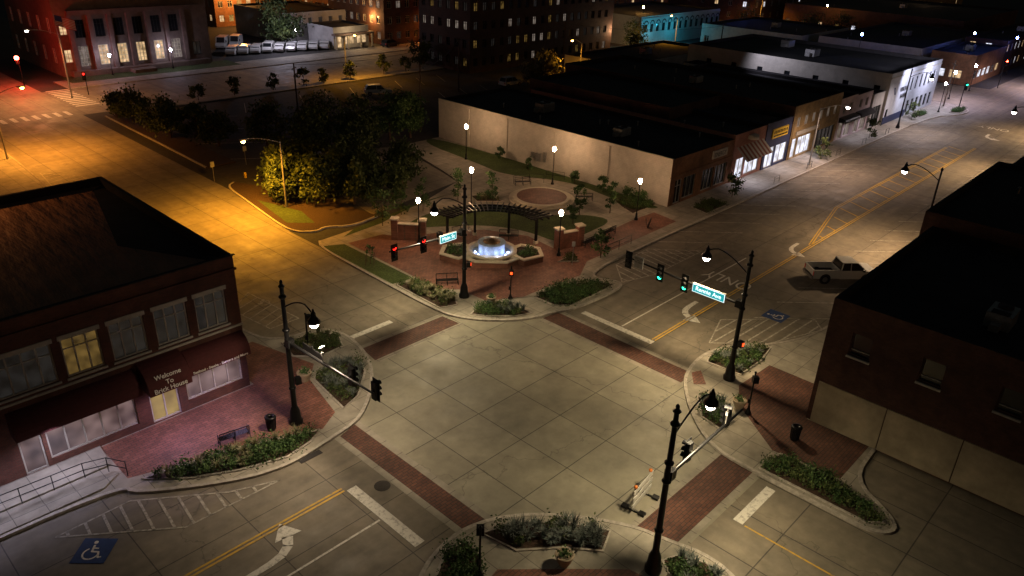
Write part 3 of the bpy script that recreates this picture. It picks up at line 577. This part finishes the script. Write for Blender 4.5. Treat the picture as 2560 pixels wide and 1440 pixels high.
def cobra(x,y,dx,dy,L,H,col,power,lens,metal=m_galv,size=160):
    b=B(); b.cyl((x,y,.1),(x,y,H-.8),.11,.07,metal,10); b.cyl((x,y,0),(x,y,.3),.18,.16,metal,10)
    pts=[(x+dx*L*t,y+dy*L*t,H-.9+.95*math.sin(t*math.pi*.5)) for t in (0,.2,.4,.6,.8,1)]; b.tube(pts,.04,metal,6)
    b.box((x+dx*(L+.25),y+dy*(L+.25),H+.02),(.75,.3,.16),metal,math.atan2(dy,dx)); b.lathe((x+dx*(L+.3),y+dy*(L+.3),H-.08),[(.2,.05),(.22,-.08),(.14,-.2),(0,-.24)],lens,10)
    o=b.out("street_lamp")
    if power: spot((x+dx*(L+.3),y+dy*(L+.3),H-.42),power,col,size,parent=o)
    return o
cobra(38.6,68.2,-1,0,3.6,7.8,C_SOD,14000,m_bulbo)
cobra(22.9,103.6,1,0,3,8.2,(1,.36,.04),12000,m_bulbo)
cobra(40.2,133,-1,0,3.9,10.5,(1,.45,.16),10000,m_bulbn)
cobra(1,68,1,0,2.4,15,(1,.42,.12),13000,m_bulbo)  # lamp added out of view to light the restaurant roof
cobra(97,38.3,0,-1,3,8.3,(1,.68,.52),4000,m_bulbn)
cobra(113,90,-1,0,2.5,8.5,C_SOD,4500,m_bulbo)
cobra(84,122,0,-1,3,8,C_SOD,3500,m_bulbo); cobra(128,150,0,-1,3,9,(1,.3,.06),4500,m_bulbr)
cobra(160,100,-1,0,2.5,9,C_SOD,6000,m_bulbo); cobra(230,115,-1,0,2.5,9,C_SOD,9000,m_bulbo); cobra(205,185,-1,0,2.5,9,C_SOD,12000,m_bulbo)
def bell_lamp(x,y,dx,dy,col,power):
    b=B(); b.lathe((x,y,.12),[(.3,0),(.3,.25),(.2,.5),(.14,.9)],m_black,12); b.cyl((x,y,.9),(x,y,9),.13,.08,m_black,10); b.lathe((x,y,8.9),[(.1,0),(.14,.1),(0,.35)],m_black,8)
    bellarm(b,x,y,dx,dy,3,8.3,1.0); bell(b,x+dx*3,y+dy*3,8.25,m_bulbn); o=b.out("street_lamp"); spot((x+dx*3,y+dy*3,7.85),power,col,160,parent=o)
bell_lamp(74.3,17.5,0,1,C_WARM,6000)
bell_lamp(112,17.3,0,1,C_WARM,6500); bell_lamp(140,17.3,0,1,C_WARM,6000); bell_lamp(128,38.0,0,-1,(.95,.78,.8),3500)  # south-side pair added to brighten the far end of Main St
for x,y in ((146,37.5),(160,40),(172,39.8)): globe_lamp(x,y,mat=m_bulbc,H=5)
for x,y,h in ((165,60,9),(190,46,9),(200,40,8),(205,110,10),(215,118,10)): globe_lamp(x,y,mat=m_bulbb,H=h,name="blue_lamp_post")
for x,y in ((190,160),(240,120),(165,150),(210,180),(152,142),(230,95),(175,120),(280,150),(250,200),(300,90),(160,180)): globe_lamp(x,y,mat=m_bulbs if x%20 else m_bulbw,H=8,name="lamp_post")
for x,y in ((52,147.5),(63,147.5),(96,158)): globe_lamp(x,y,mat=m_bulbc,H=3.6)
spot((133,36.5,9),4800,C_COOL,120,"bank_floodlight",tgt=(140,41,4)); spot((122,62,11),2200,C_COOL,110,"bank_floodlight",tgt=(129,58,6)); spot((145,36.5,9),2800,C_COOL,120,"bank_floodlight",tgt=(147,41,4))
def far_signal(x,y,H,lm,r=1.):
    b=B(); b.cyl((x,y,0),(x,y,H+.6),.08,.06,m_black,8); sighead(b,x-.2,y-.2,H,(-.5,-.86),None); b.lathe((x-.27,y-.36,H+.34),[(0,.16*r),(.13*r,.1*r),(.16*r,0),(.13*r,-.1*r),(0,-.16*r)],lm,10); b.out("traffic_signal")
far_signal(37.6,147,4.2,m_bulbr,2.2); far_signal(43,134,3,m_red)
point((36.9,145.2,4.6),2200,(1,.04,.02),"signal_glow_light",rad=.2)
far_signal(152,36,4,m_grn); far_signal(181,37,5,m_bulbr)
# ------------------------------------------------------------ vegetation
def leafquads(P,size):
    n=len(P); a=RNG.normal(size=(n,3)); a/=np.linalg.norm(a,axis=1)[:,None]; c=RNG.normal(size=(n,3)); c-= (c*a).sum(1)[:,None]*a; c/=np.linalg.norm(c,axis=1)[:,None]
    s=size*(.6+.8*RNG.random((n,1))); a=a*s; c=c*s*.6
    return np.stack([P-a,P-c*.9,P+a,P+c],1)
def tree(x,y,H,r,n=2200,mats=GR,name="tree",size=.2,z0=.1,trunk=.16,base=.25,K=None):
    b=B(); zb=H*base
    b.cyl((x,y,z0-.1),(x,y,zb),trunk,trunk*.7,m_bark,8); b.cyl((x,y,zb),(x+r*.1,y,H*.75),trunk*.7,trunk*.2,m_bark,6)
    K=K or max(9,int(7*r)); cs=[]
    for i in range(K):
        t=random.uniform(0,6.28); zz=random.uniform(zb*1.05,H); k=(zz-zb)/(H-zb); rr=r*math.sqrt(max(.05,1-(1.6*k-.6)**2 if k>.375 else .55+k))*random.uniform(.35,.95)
        c=(x+rr*math.cos(t),y+rr*math.sin(t),zz*.96); cs.append(c)
        if i%2==0: b.cyl((x,y,min(zz*.8,zb+ (zz-zb)*.4)),c,trunk*.35,trunk*.08,m_bark,5,False)
    V=[];I=[]
    for c in cs:
        m=n//K; cr=r*random.uniform(.24,.44); P=RNG.normal(size=(m,3))*np.array([cr*.6,cr*.6,cr*.5])+np.array(c); P[:,2]=np.maximum(P[:,2],z0+.2)
        V.append(leafquads(P,size)); base_=random.choice([0,0,1,1,2]); I+= [min(2,max(0,base_+random.choice([-1,0,0,0,1]))) for _ in range(m)]
    b.raw(np.concatenate(V),mats,I); return b.out(name)
for x,y,H,r in ((39.8,70,4.6,2.1),(42,67,4.9,2.3),(41.5,73.5,5.0,2.3),(45.5,69,4.9,2.4),(44.5,64.5,4.4,2.1),(47.5,65.5,4.2,2.0),(49.5,71,5.6,2.7),(46.0,75.5,5.8,2.7),(50.5,64,3.9,1.8),(53.5,67.5,4.2,2.0),(52.5,74.5,5.2,2.5),(50,81,6,2.9),(56,79.5,5.4,2.6),(55,87,6.2,3),(60,85.5,5.6,2.7),(48,88,5.6,2.8)):
    tree(x,y,H,r,2700,GR,"tree",.18)
for x,y,H,r in ((66,81.5,5.8,2.6),(63.2,82.5,5.8,2.5),(67.5,85,5.2,2.3)): tree(x,y,H,r,2900,SH,"tree",.17)
for x,y,H,r in ((41.0,112,4.2,2.5),(41.8,106,4.7,2.6),(41.4,101,4.3,2.4),(44,99,4,2.2),(40.8,117,3,1.9),(44.5,94,4,2.2)): tree(x,y,H,r,2200)
tree(106,93,6,3.2,2600,OG,"lamplit_tree",.28); tree(92,158,10,4.5,3000,GR,"tree",.3)
tree(102,122.5,5,2.6,1500); tree(158,110,7,3,1500); tree(213,92,7,4,1500); tree(220,86,7,4,1500); tree(208,108,7,4,1500); tree(150,104,5,2.5,1200)
for i,x in enumerate((55,61,67,72.5,78,84,90,96,101,106)): tree(x+random.uniform(-1,1),119.6,random.uniform(2.6,3.8),1.2,500,name="street_tree",trunk=.08)
for x,y,H,r in ((55.9,55.4,3.9,.75),(53.3,58,3.8,.85),(59.8,46.4,3.4,.8),(62.7,44.6,3.6,.65),(42.7,57.4,4,1.2),(48.3,57.9,3.6,.85),(52.6,38,2.9,.9),(46,58.6,2.8,.9),(67.6,53.5,1.7,.55),(67.2,60.5,1.6,.55),(67.8,49.6,1.9,.6),(67.9,66,1.7,.55),(57.3,45.2,2.6,.6)):
    tree(x,y,H,r,520,SH,"sapling_tree",.125,trunk=.045,base=.25,K=12)
b=B(); 
for k in range(4):
    a=k*math.pi/2; b.cyl((36.3+.5*math.cos(a),50.8+.5*math.sin(a),.1),(36.3+.5*math.cos(a),50.8+.5*math.sin(a),1.1),.025,.025,m_bark,5)
b.out("tree_stakes"); tree(36.3,50.8,2.1,.45,160,SH,"sapling_tree",.09,trunk=.03,base=.35,K=6)
for x in (77.6,101,118,136): tree(x,38.6,2.9,1.0,450,GR,"street_tree",.15,trunk=.05)
for x,y in ((67.8,44.5),(66.8,43.5),(67.6,46)): tree(x,y,1.6,.85,500,SH,"shrub",.11,trunk=.03,base=.15)
def inpoly(x,y,P):
    c=False
    for i in range(len(P)):
        x0,y0=P[i-1];x1,y1=P[i]
        if (y0>y)!=(y1>y) and x<(x1-x0)*(y-y0)/(y1-y0)+x0: c=not c
    return c
def bed(poly,kinds,dens=1.2,name="planting_bed",kerbs=True,h=1.,z=.14):
    b=B(); b.prism(poly,.1,z+.02,m_mulch)
    if kerbs: b.kerb(poly,.14,.1,z+.045,m_kerb,True)
    xs=[p[0] for p in poly]; ys=[p[1] for p in poly]; A=abs(sum(poly[i-1][0]*poly[i][1]-poly[i][0]*poly[i-1][1] for i in range(len(poly))))/2
    n=int(A*dens)+2; k=0; tries=0; pts=[]
    while k<n and tries<n*60:
        tries+=1; x=random.uniform(min(xs),max(xs)); y=random.uniform(min(ys),max(ys))
        if not inpoly(x,y,poly): continue
        if not all(inpoly(x+dx,y+dy,poly) for dx,dy in ((.22,0),(-.22,0),(0,.22),(0,-.22))): continue
        if any((x-u)**2+(y-v)**2<.12 for u,v in pts): continue
        pts.append((x,y)); k+=1; kd=random.choice(kinds)
        if kd in('s','S'):
            m=150; r=random.uniform(.22,.5); P=RNG.normal(size=(m,3))*np.array([r*.6,r*.6,r*.42*h])+np.array([x,y,z+.28*h]); P[:,2]=np.maximum(P[:,2],z+.03)
            b.raw(leafquads(P,.07),SH if kd=='s' else GR,[random.choice([0,1,1,2]) for _ in range(m)])
        else:
            mats=OG if kd=='g' else SG; m=80; H=random.uniform(.4,.8)*h
            t=RNG.random(m)*6.28; sp=RNG.random(m)*.32*h+.03; w=.018
            ro=np.stack([x+np.cos(t)*.07,y+np.sin(t)*.07,np.full(m,z)],1); mid=np.stack([x+np.cos(t)*sp*.6,y+np.sin(t)*sp*.6,z+H*.7*(.7+.3*RNG.random(m))],1)
            tip=np.stack([x+np.cos(t)*sp*1.35,y+np.sin(t)*sp*1.35,z+H*(.6+.4*RNG.random(m))],1); sd=np.stack([-np.sin(t)*w,np.cos(t)*w,np.zeros(m)],1)
            b.raw(np.stack([ro-sd,ro+sd,mid+sd,mid-sd],1),mats,[random.choice([0,1]) for _ in range(m)]); b.raw(np.stack([mid-sd,mid+sd,tip+sd*.2,tip-sd*.2],1),mats,[random.choice([1,2]) for _ in range(m)])
    return b.out(name)
bed([(35.3,45.9),(37.1,45.6),(37.5,41.2),(36.6,39.9),(35.2,40.4)],['g','g','S'],2.6)
bed([(42.2,36.6),(45.6,36.7),(48.3,34.9),(48.9,33.6),(43.2,33.6),(42.2,34.6)],['s','s','S'],3.2)
bed([(36.3,38.0),(38.2,38.7),(39.9,36.9),(39.9,34.9),(38.6,35.4),(37.1,36.8)],['s','w','S'],3)
bed([(22.4,38.3),(24.2,39.2),(26.2,38.4),(25.4,36.8),(23.4,34.8),(21.9,34.3)],['w','w','S'],2.6,h=1.3)
bed([(23.4,43.9),(26.2,43.6),(26.9,42.2),(26.3,40.6),(24.4,40.5),(23.0,41.8)],['S','g','S'],2.2)
bed([(10.3,36.2),(14.9,35.3),(19.6,33.4),(18.6,32.8),(16.9,32.5),(14.4,33.3),(12.2,34.5)],['s','s','g'],3.6,h=1.15)
bed([(43.6,21.5),(44.8,21.8),(46.8,20.9),(48.9,19.3),(46.5,18.9),(43.8,19.0)],['S','s','w'],3.2)
bed([(37.5,18.2),(39.2,19.6),(40.2,18.3),(38.6,16.6),(37.2,16.8)],['w','w','s'],3,h=1.15)
bed([(35.5,13.3),(37.6,13.0),(37.8,10.3),(37.2,7.8),(36.2,6.5),(35.5,7.2)],['s','s','S'],2.6)
bed([(20.6,20.6),(22.6,19.8),(24.4,17.9),(25.4,16.2),(24.0,15.6),(22.8,17.1),(21.0,18.6)],['w','S','w'],3,h=1.3)
bed([(15.8,19.3),(18.6,21.0),(19.7,20.7),(19.4,19.2),(16.6,17.2),(14.5,16.8)],['s','s'],3)
bed([(25.6,13.2),(26.6,12.8),(27.0,11.6),(26.7,10.3),(25.0,9.0),(24.6,11.6)],['s','w'],3)
bed([(64.6,43.0),(68.7,43.0),(68.7,46.5),(66.6,47.0),(65.4,45)],['s','S'],2,kerbs=False)
bed([(54.6,56.4),(56.8,54.6),(57.0,57.2),(55.4,58.2)],['s','g'],1.6)
bed([(71,39.8),(75,39.8),(75,37.6),(70.5,37.6)],['S'],2.2,h=.6); bed([(49.0,40.0),(50.8,40.1),(50.4,38.8)],['S'],1.6)
bed([(147.5,36.2),(152.5,36.2),(152,34.6),(148.3,34.8)],['s'],1.5); bed([(139,39.5),(143,39.5),(143,38.2),(139,38.2)],['s'],1.5)
# ------------------------------------------------------------ fountain, pergola, gates
C=Vector((45.4,44.9)); f=Vector((-.707,-.707)); r_=Vector((.707,-.707))
def loc(a,c): p=C+r_*a+f*c; return (p.x,p.y)
m_fbrick=BR("fountain_brick",(.30,.11,.07),(.22,.08,.05),(.12,.09,.07),.24,.085,.01)
b=B()
def planterwall(poly,z1):
    b.prism(poly,.12,z1-.12,m_mulch,m_fbrick); b.kerb(poly,.42,z1-.12,z1,m_cream,True); b.kerb(poly,.3,.12,z1-.12,m_fbrick,True)
for s_ in (-1,1):
    planterwall([loc(s_*a,c) for a,c in ((4.5,1.0),(4.3,-.7),(2.7,-1.4),(1.9,-.6),(2.1,1.2),(2.9,2.0))],.78)
planterwall([loc(a,c) for a,c in ((-2.3,1.6),(-1.4,2.4),(1.4,2.4),(2.3,1.6))]+[loc(a,c) for a,c in ((1.6,1.3),(-1.6,1.3))],.7)
b.lathe((C.x,C.y,.12),[(2.15,0),(2.15,.62),(2.3,.62),(2.3,.74),(1.8,.74),(1.8,.3)],m_cream,32); b.lathe((C.x,C.y,.12),[(1.8,.42),(0,.42)],m_water,32)
b.lathe((C.x,C.y,.12),[(1.2,.3),(1.18,1.35),(1.28,1.4),(1.25,1.48),(.7,1.44),(0,1.42)],m_water,32); b.lathe((C.x,C.y,1.5),[(.75,.0),(.8,.12),(.3,.16),(.2,.34),(0,.4)],m_bronze,18)
for i in range(7):
    a=math.radians(225-80+i*27); x=C.x+1.5*math.cos(a); y=C.y+1.5*math.sin(a); b.lathe((x,y,.6),[(.07,0),(.07,.07),(0,.08)],m_wlit,8)
for s_ in (-1,1):
    for i in range(26):
        q=loc(s_*random.uniform(2.6,4),random.uniform(-.9,1.2)); P=RNG.normal(size=(30,3))*.13+np.array([q[0],q[1],.85]); b.raw(leafquads(P,.07),SH,[random.choice([0,1,2]) for _ in range(30)])
fo=b.out("fountain")
for i in range(4):
    a=math.radians(225-60+i*40); point((C.x+1.55*math.cos(a),C.y+1.55*math.sin(a),.85),18,(.62,.70,1),"fountain_spotlight",fo,.04)
b=B(); R0=5.3
def arcp(R,deg): t=math.radians(45+deg); return (C.x+R*math.cos(t),C.y+R*math.sin(t))
for d in (-52,-18,18,52):
    p=arcp(R0,d); b.box((p[0],p[1],1.45),(.2,.2,2.75),m_black,math.radians(45+d)); b.box((p[0],p[1],.25),(.36,.36,.3),m_cream,math.radians(45+d))
for R in (R0-.7,R0,R0+.7):
    pts=[(*arcp(R,d),2.85) for d in range(-62,63,6)]
    for a,c in zip(pts,pts[1:]):
        mx=((a[0]+c[0])/2,(a[1]+c[1])/2,2.85); L=math.dist(a,c)+.02; b.box(mx,(L,.09,.2),m_black,math.atan2(c[1]-a[1],c[0]-a[0]))
for d in range(-60,61,5):
    p=arcp(R0,d); b.box((p[0],p[1],3.0),(2.5,.08,.14),m_black,math.radians(45+d))
b.out("pergola")
def gate(p,q):
    b=B(); p=Vector(p);q=Vector(q); a=math.atan2(q.y-p.y,q.x-p.x)
    for c,h in ((p,2.0),(q,2.0)): b.box((c.x,c.y,.12+h/2),(.62,.62,h),m_fbrick,a); b.box((c.x,c.y,.12+h+.07),(.78,.78,.14),m_cream,a)
    m=(p+q)/2; b.box((m.x,m.y,.9),((q-p).length-.62,.36,1.56),m_fbrick,a); b.box((m.x,m.y,1.73),((q-p).length-.62,.48,.1),m_cream,a); b.out("brick_gate_wall")
gate((41.5,53.9),(43.2,51.9)); gate((51.2,41.9),(53.4,41.2))
# ------------------------------------------------------------ furniture
def bench(x,y,ang,w=1.8):
    b=B(); b.at(x,y,.13,ang)
    for s_ in (-w/2,w/2,0):
        b.box((s_,0,.22),(.05,.45,.04),m_black); b.cyl((s_,-.22,0),(s_,-.2,.43),.025,.025,m_black,6); b.cyl((s_,.22,0),(s_,.26,.9),.025,.02,m_black,6)
        if s_: b.cyl((s_,-.22,.65),(s_,.24,.65),.02,.02,m_black,6); b.cyl((s_,-.2,.43),(s_,-.22,.65),.02,.02,m_black,6)
    for i in range(6): b.box((0,-.2+i*.08,.44),(w,.05,.03),m_black)
    for i in range(18): 
        xx=-w/2+w*(i+.5)/18; b.cyl((xx,.21,.46),(xx,.26,.88),.012,.012,m_black,4)
    b.box((0,.26,.9),(w,.04,.05),m_black); b.out("park_bench")
bench(38.5,43.2,math.radians(235)+math.pi/2,1.8); bench(15.5,35.9,math.radians(170),1.7); bench(63.8,49.0,2.4); bench(62.5,57,-.6); bench(57.5,40.9,math.pi,1.8); bench(54.2,40.6,math.pi,1.8); bench(49.4,46.6,-.8); bench(46.8,50.4,-.3)
def can(x,y):
    b=B(); b.lathe((x,y,.12),[(.24,0),(.26,.08)],m_black,16)
    for i in range(20):
        t=i*math.pi/10; b.cyl((x+.25*math.cos(t),y+.25*math.sin(t),.2),(x+.3*math.cos(t),y+.3*math.sin(t),1.0),.018,.018,m_black,4)
    b.lathe((x,y,.12),[(.2,.05),(.24,.85)],m_roof,14); b.lathe((x,y,.12),[(.34,.86),(.34,.93),(.2,.98),(.12,.9)],m_black,16); b.out("litter_bin")
can(17.6,35.4); can(39.6,13.1); can(44.2,50.6)
def pot(x,y,s=1.):
    b=B(); b.lathe((x,y,.12),[(.22*s,0),(.36*s,.3*s),(.42*s,.55*s),(.46*s,.6*s),(.42*s,.64*s),(.36*s,.6*s),(0,.56*s)],m_terra,18)
    P=RNG.normal(size=(150,3))*np.array([.16,.16,.1])*s+np.array([x,y,.85*s]); b.raw(leafquads(P,.07),SH,[random.choice([0,1,2]) for _ in range(150)]); b.out("planter_pot")
pot(22.0,16.4,1.05); pot(21.9,38.6,1.1); pot(40.1,17.1,1.); pot(38.8,38.3,.9)
def rail(pts,h=.95,name="handrail",mid=True,m=m_black):
    b=B(); 
    for k in ((h,.5) if mid else (h,)): b.tube([(x,y,z+k) for x,y,z in pts],.025,m,6)
    for x,y,z in pts: b.cyl((x,y,z),(x,y,z+h),.025,.025,m,6)
    b.out(name)
rail([(9.9,37.0,.13),(9.3,38.0,.15),(8.2,38.3,.2),(6.7,38.3,.25),(5.2,38.3,.3),(3.7,38.3,.35),(2.2,38.3,.4),(0.7,38.3,.4)])
rail([(53.2,38.0,.13),(55.4,38.0,.13),(57.4,38.05,.13)]); rail([(66.5,57,.13),(67.5,55,.13)]); rail([(62,58,.13),(64,57.4,.13),(65,56,.13)])
for x in (86,95,104,113,122): rail([(x,37.7,.13),(x+1.3,37.7,.13)],.8,"bike_rack")
b=B(); b.prism([(-16,38.6),(9.6,38.5),(9.8,40.55),(-16,40.55)],.1,.22,m_pave); b.prism([(-16,36.8),(8.6,36.8),(9.6,37.5),(-16,38.1)],.1,.2,m_pave); b.out("entrance_ramp")
b=B(); b.at(28.3,16.4,.012,math.radians(8))
for s_ in (-.8,.8):
    b.box((s_,0,.06),(.08,1.2,.06),m_black); b.box((s_,0,.8),(.06,.06,1.5),m_barr); b.box((s_,-.5,.12),(.3,.35,.12),m_black); b.box((s_,.5,.12),(.3,.35,.12),m_black)
for z in (.5,.95,1.4): b.box((0,-.05,z),(2.2,.03,.28),m_barr)
for s_ in (-.85,.85): b.lathe((s_,0,1.56),[(.05,0),(.1,.06),(.1,.16),(0,.2)],m_orange,8)
b.out("road_barricade")
b=B(); b.at(62.4,39.6,.13,.6); b.box((0,-.15,.5),(.6,.03,1.0),m_black,0,(.25,'X')); b.box((0,.15,.5),(.6,.03,1.0),m_black,0,(-.25,'X')); b.out("sandwich_board_sign")
b=B(); b.cyl((49.4,38.7,.12),(49.4,38.7,2.4),.03,.03,m_galv,6); b.box((49.38,38.68,2.15),(.03,.3,.45),m_carw,.9); b.out("parking_sign")
b=B(); b.box((16.2,15.8,.55),(.5,.7,.9),m_galv,.4); b.box((16.2,15.8,1.03),(.56,.76,.06),m_galv,.4); b.out("utility_cabinet")
for x,y in ((35,80.5),(40.8,84)):
    b=B(); b.cyl((x+2,y,.1),(x+2,y,2.4),.03,.03,m_galv,6); b.box((x+2,y-.03,2.1),(.45,.03,.6),m_carw); b.out("traffic_sign")
b=B(); b.lathe((40.3,79.6,.1),[(.14,0),(.12,.4),(.16,.5),(.1,.62),(0,.68)],m_ysg,10); b.cyl((40.1,79.6,.45),(40.5,79.6,.45),.05,.05,m_ysg,8); b.out("fire_hydrant")
for x,y,h in ((70,84,9),(92,100,9),(120,100,10),(60,100,8),(145,80,10),(152,38.5,8)):
    b=B(); b.cyl((x,y,0),(x,y,h),.14,.1,m_bark,8); b.box((x,y,h-.7),(1.8,.1,.12),m_bark,.7); b.out("utility_pole")
def wire(p,q,sag=1.):
    return [(p[0]+(q[0]-p[0])*t,p[1]+(q[1]-p[1])*t,p[2]+(q[2]-p[2])*t-sag*4*t*(1-t)) for t in [i/12 for i in range(13)]]
b=B()
for p,q in (((92,100,8.8),(120,100,9.6)),((60,100,7.8),(92,100,8.8)),((120,100,9.6),(145,80,9.6)),((70,84,8.7),(92,100,8.8))): b.tube(wire(p,q),.03,m_black,4)
b.out("overhead_wires")
m_fr=M("flag_red",(.5,.04,.04),.8,.05,3); m_fb=M("flag_blue",(.03,.05,.2),.8,.05,3)
b=B(); b.cyl((44,146,0),(44,146,11),.07,.05,m_galv,8)
for i in range(13):
    z=10.9-i*.13; m=m_fr if i%2==0 else m_carw
    for k in range(6): b.quad((44+k*.5,146+.12*math.sin(k),z-.13-k*.18),(44.5+k*.5,146+.12*math.sin(k+1),z-.13-k*.18-.18),(44.5+k*.5,146+.12*math.sin(k+1),z-k*.18-.18),(44+k*.5,146+.12*math.sin(k),z-k*.18),m)
b.quad((44,145.98,10.0),(45.1,145.97,9.65),(45.1,145.97,10.55),(44,145.98,10.9),m_fb); b.out("flag_on_pole")
# ------------------------------------------------------------ vehicles
def wheel(b,x,y,r=.38,w=.25):
    s_=1 if y>0 else -1
    b.cyl((x,y-w/2*s_,r),(x,y+w/2*s_,r),r,r,m_tyre,18); b.cyl((x,y+w/2*s_,r),(x,y+(w/2+.01)*s_,r),r*.6,r*.55,m_hub,12)
def frust(b,x0,x1,y,z0,X0,X1,Y,z1,m):
    vs=[(x0,-y,z0),(x1,-y,z0),(x1,y,z0),(x0,y,z0),(X0,-Y,z1),(X1,-Y,z1),(X1,Y,z1),(X0,Y,z1)]
    b.add(vs,[(4,5,6,7),(0,1,5,4),(1,2,6,5),(2,3,7,6),(3,0,4,7)],m)
def prof(b,pts,y,m):
    n=len(pts); vs=[(x,-y,z) for x,z in pts]+[(x,y,z) for x,z in pts]
    b.add(vs,[tuple(range(n)),tuple(range(2*n-1,n-1,-1))]+[(i,n+i,n+(i+1)%n,(i+1)%n) for i in range(n)],m)
def pickup(x,y,ang,m):
    b=B(); b.at(x,y,.01,ang)
    prof(b,[(-.55,.45),(2.2,.42),(2.85,.5),(2.9,.95),(2.75,1.12),(1.6,1.2),(-.55,1.22)],.97,m)
    b.box((-1.75,0,.62),(2.4,1.8,.2),m_roof); 
    for s_ in (-1,1): b.box((-1.73,s_*.92,.88),(2.36,.1,.78),m)
    b.box((-2.9,0,.88),(.08,1.94,.74),m); b.box((-2.98,0,.52),(.16,1.9,.2),m_hub); b.box((2.95,0,.55),(.14,1.9,.24),m_hub)
    frust(b,-.52,1.75,.9,1.21,-.35,.95,.74,1.83,m_glass); b.box((.3,0,1.85),(1.35,1.5,.06),m)
    for s_ in (-1,1):
        b.cyl((.35,s_*.9,1.2),(.35,s_*.75,1.84),.04,.04,m,6); b.cyl((-.5,s_*.9,1.2),(-.35,s_*.75,1.84),.05,.05,m,6); b.cyl((1.73,s_*.9,1.2),(.95,s_*.75,1.84),.035,.035,m,6)
        b.box((-2.93,s_*.86,.95),(.06,.16,.4),m_fr); b.box((1.45,s_*1.06,1.25),(.15,.18,.16),m_black); b.box((2.86,s_*.75,.85),(.08,.3,.2),m_hub)
    for xx in (-1.85,1.85):
        for s_ in (-1,1): wheel(b,xx,s_*.86,.4); b.cyl((xx,s_*.965,.44),(xx,s_*.975,.44),.5,.5,m_roof,16)
    return b.out("pickup_truck")
pickup(65.0,20.9,math.radians(-42),m_carw)
def suv(x,y,ang,m,name="parked_car",h=1.7,L=4.6,van=False):
    b=B(); b.at(x,y,.01,ang); l=L/2
    if van:
        prof(b,[(-l,.4),(l-.1,.38),(l,.8),(l-.25,1.15),(l-.9,1.3),(l-1.4,h),(-l+.1,h),(-l,h-.2)],.95,m); b.quad((l-.89,-.85,1.31),(l-.89,.85,1.31),(l-1.37,.8,h-.05),(l-1.37,-.8,h-.05),m_glass)
        for s_ in (-1,1): b.box((l-1.9,s_*.955,1.45),(.9,.02,.45),m_glass)
    else:
        prof(b,[(-l,.4),(l-.1,.38),(l,.65),(l-.15,.88),(l-1.2,1.0),(-l+.1,1.02),(-l,.8)],.9,m); frust(b,-l+.15,l-1.1,.85,1.0,-l+.5,l-1.9,.68,h-.06,m_glass); b.box((-.7,0,h-.03),(L-2.5,1.36,.06),m)
        for s_ in (-1,1):
            for xx,xt in ((-l+.18,-l+.5),(-.3,-.3),(l-1.15,l-1.9)): b.cyl((xx,s_*.85,1.0),(xt,s_*.69,h-.05),.035,.035,m,6)
    for s_ in (-1,1): b.box((-l-.01,s_*.75,.85),(.04,.2,.25),m_fr); b.box((l-.04,s_*.65,.68),(.1,.3,.12),m_hub)
    for xx in (-l+.85,l-.9):
        for s_ in (-1,1): wheel(b,xx,s_*.82,.34)
    return b.out(name)
suv(79.5,106.5,math.radians(-30),m_carw); suv(103,98,0,m_carw,"parked_pickup"); suv(113,146,math.radians(10),m_card); suv(216,108,0,m_carw,"parked_van",2.3,5.5,True); suv(211,104,0,m_carw,"parked_van",2.3,5.5,True)
for i in range(9): suv(79.5+i*2.5,156-i*.5,math.radians(230),m_carw,"parked_van",random.choice((1.7,2.1)),4.8,True)
for i in range(2): suv(82+i*3.2,165,math.radians(230),m_carw,"parked_van",2.4,5.2,True)
suv(166,21,math.radians(180),m_card,"parked_car")
point((88,150,7),2200,(.85,.8,1),"lot_lamp_light",rad=.2); point((104,146.5,4),450,(1,.7,.4),"store_porch_light",rad=.2)
for x,p in ((84.5,300),(92.5,260),(100,260),(115,160),(120,160)): spot((x,39.8,2.8),p,(.85,.8,1),150,"shopfront_light")
spot((17.3,38.9,3.2),180,(.75,.55,1),150,"awning_light"); spot((13.5,38.4,2.9),330,(.78,.55,1),160,"awning_light"); spot((7.5,39.2,3.0),340,(.8,.75,1),150,"awning_light"); spot((3,39.2,3.0),340,(.8,.75,1),150,"awning_light")
spot((160,38,8),5500,(.9,.7,.9),150,"street_fill_light"); spot((185,30,9),9000,(.95,.72,.85),150,"street_fill_light")  # added spots without fixtures, fill for the far end of the street
point((112,152,6),1300,(1,.5,.15),"background_fill_light",rad=.3); point((150,110,5),900,(1,.6,.3),"background_fill_light",rad=.3); point((175,150,9),7000,(1,.5,.15),"background_fill_light",rad=.3); point((126,172,8),5000,(1,.42,.1),"background_fill_light",rad=.3); point((100,190,8),5000,(1,.42,.1),"background_fill_light",rad=.3)  # warm point lamps with no fixture, added to brighten the distant blocks
# ------------------------------------------------------------ world & camera
w=bpy.data.worlds.new("World"); scene.world=w; w.use_nodes=True; nt=w.node_tree; bg=nt.nodes["Background"]
sky=nt.nodes.new("ShaderNodeTexSky"); sky.sky_type='NISHITA'; sky.sun_disc=False; sky.sun_elevation=math.radians(1); sky.sun_rotation=math.radians(200)
nt.links.new(sky.outputs[0],bg.inputs[0]); bg.inputs[1].default_value=.02
f,pt,ro,yw=1914.4684,.4523,.0364,.749
F=Vector((math.cos(yw)*math.cos(pt),math.sin(yw)*math.cos(pt),-math.sin(pt))); R=Vector((math.sin(yw),-math.cos(yw),0)); U=R.cross(F)
R2=R*math.cos(ro)+U*math.sin(ro); U2=U*math.cos(ro)-R*math.sin(ro)
cd=bpy.data.cameras.new("camera"); cd.sensor_width=36; cd.lens=f/2560*36; cd.clip_end=4000; cd.clip_start=.5
co=bpy.data.objects.new("camera",cd); scene.collection.objects.link(co)
m=Matrix.Identity(4)
for i in range(3): m[i][0]=R2[i]; m[i][1]=U2[i]; m[i][2]=-F[i]
m[2][3]=28; co.matrix_world=m; scene.camera=co
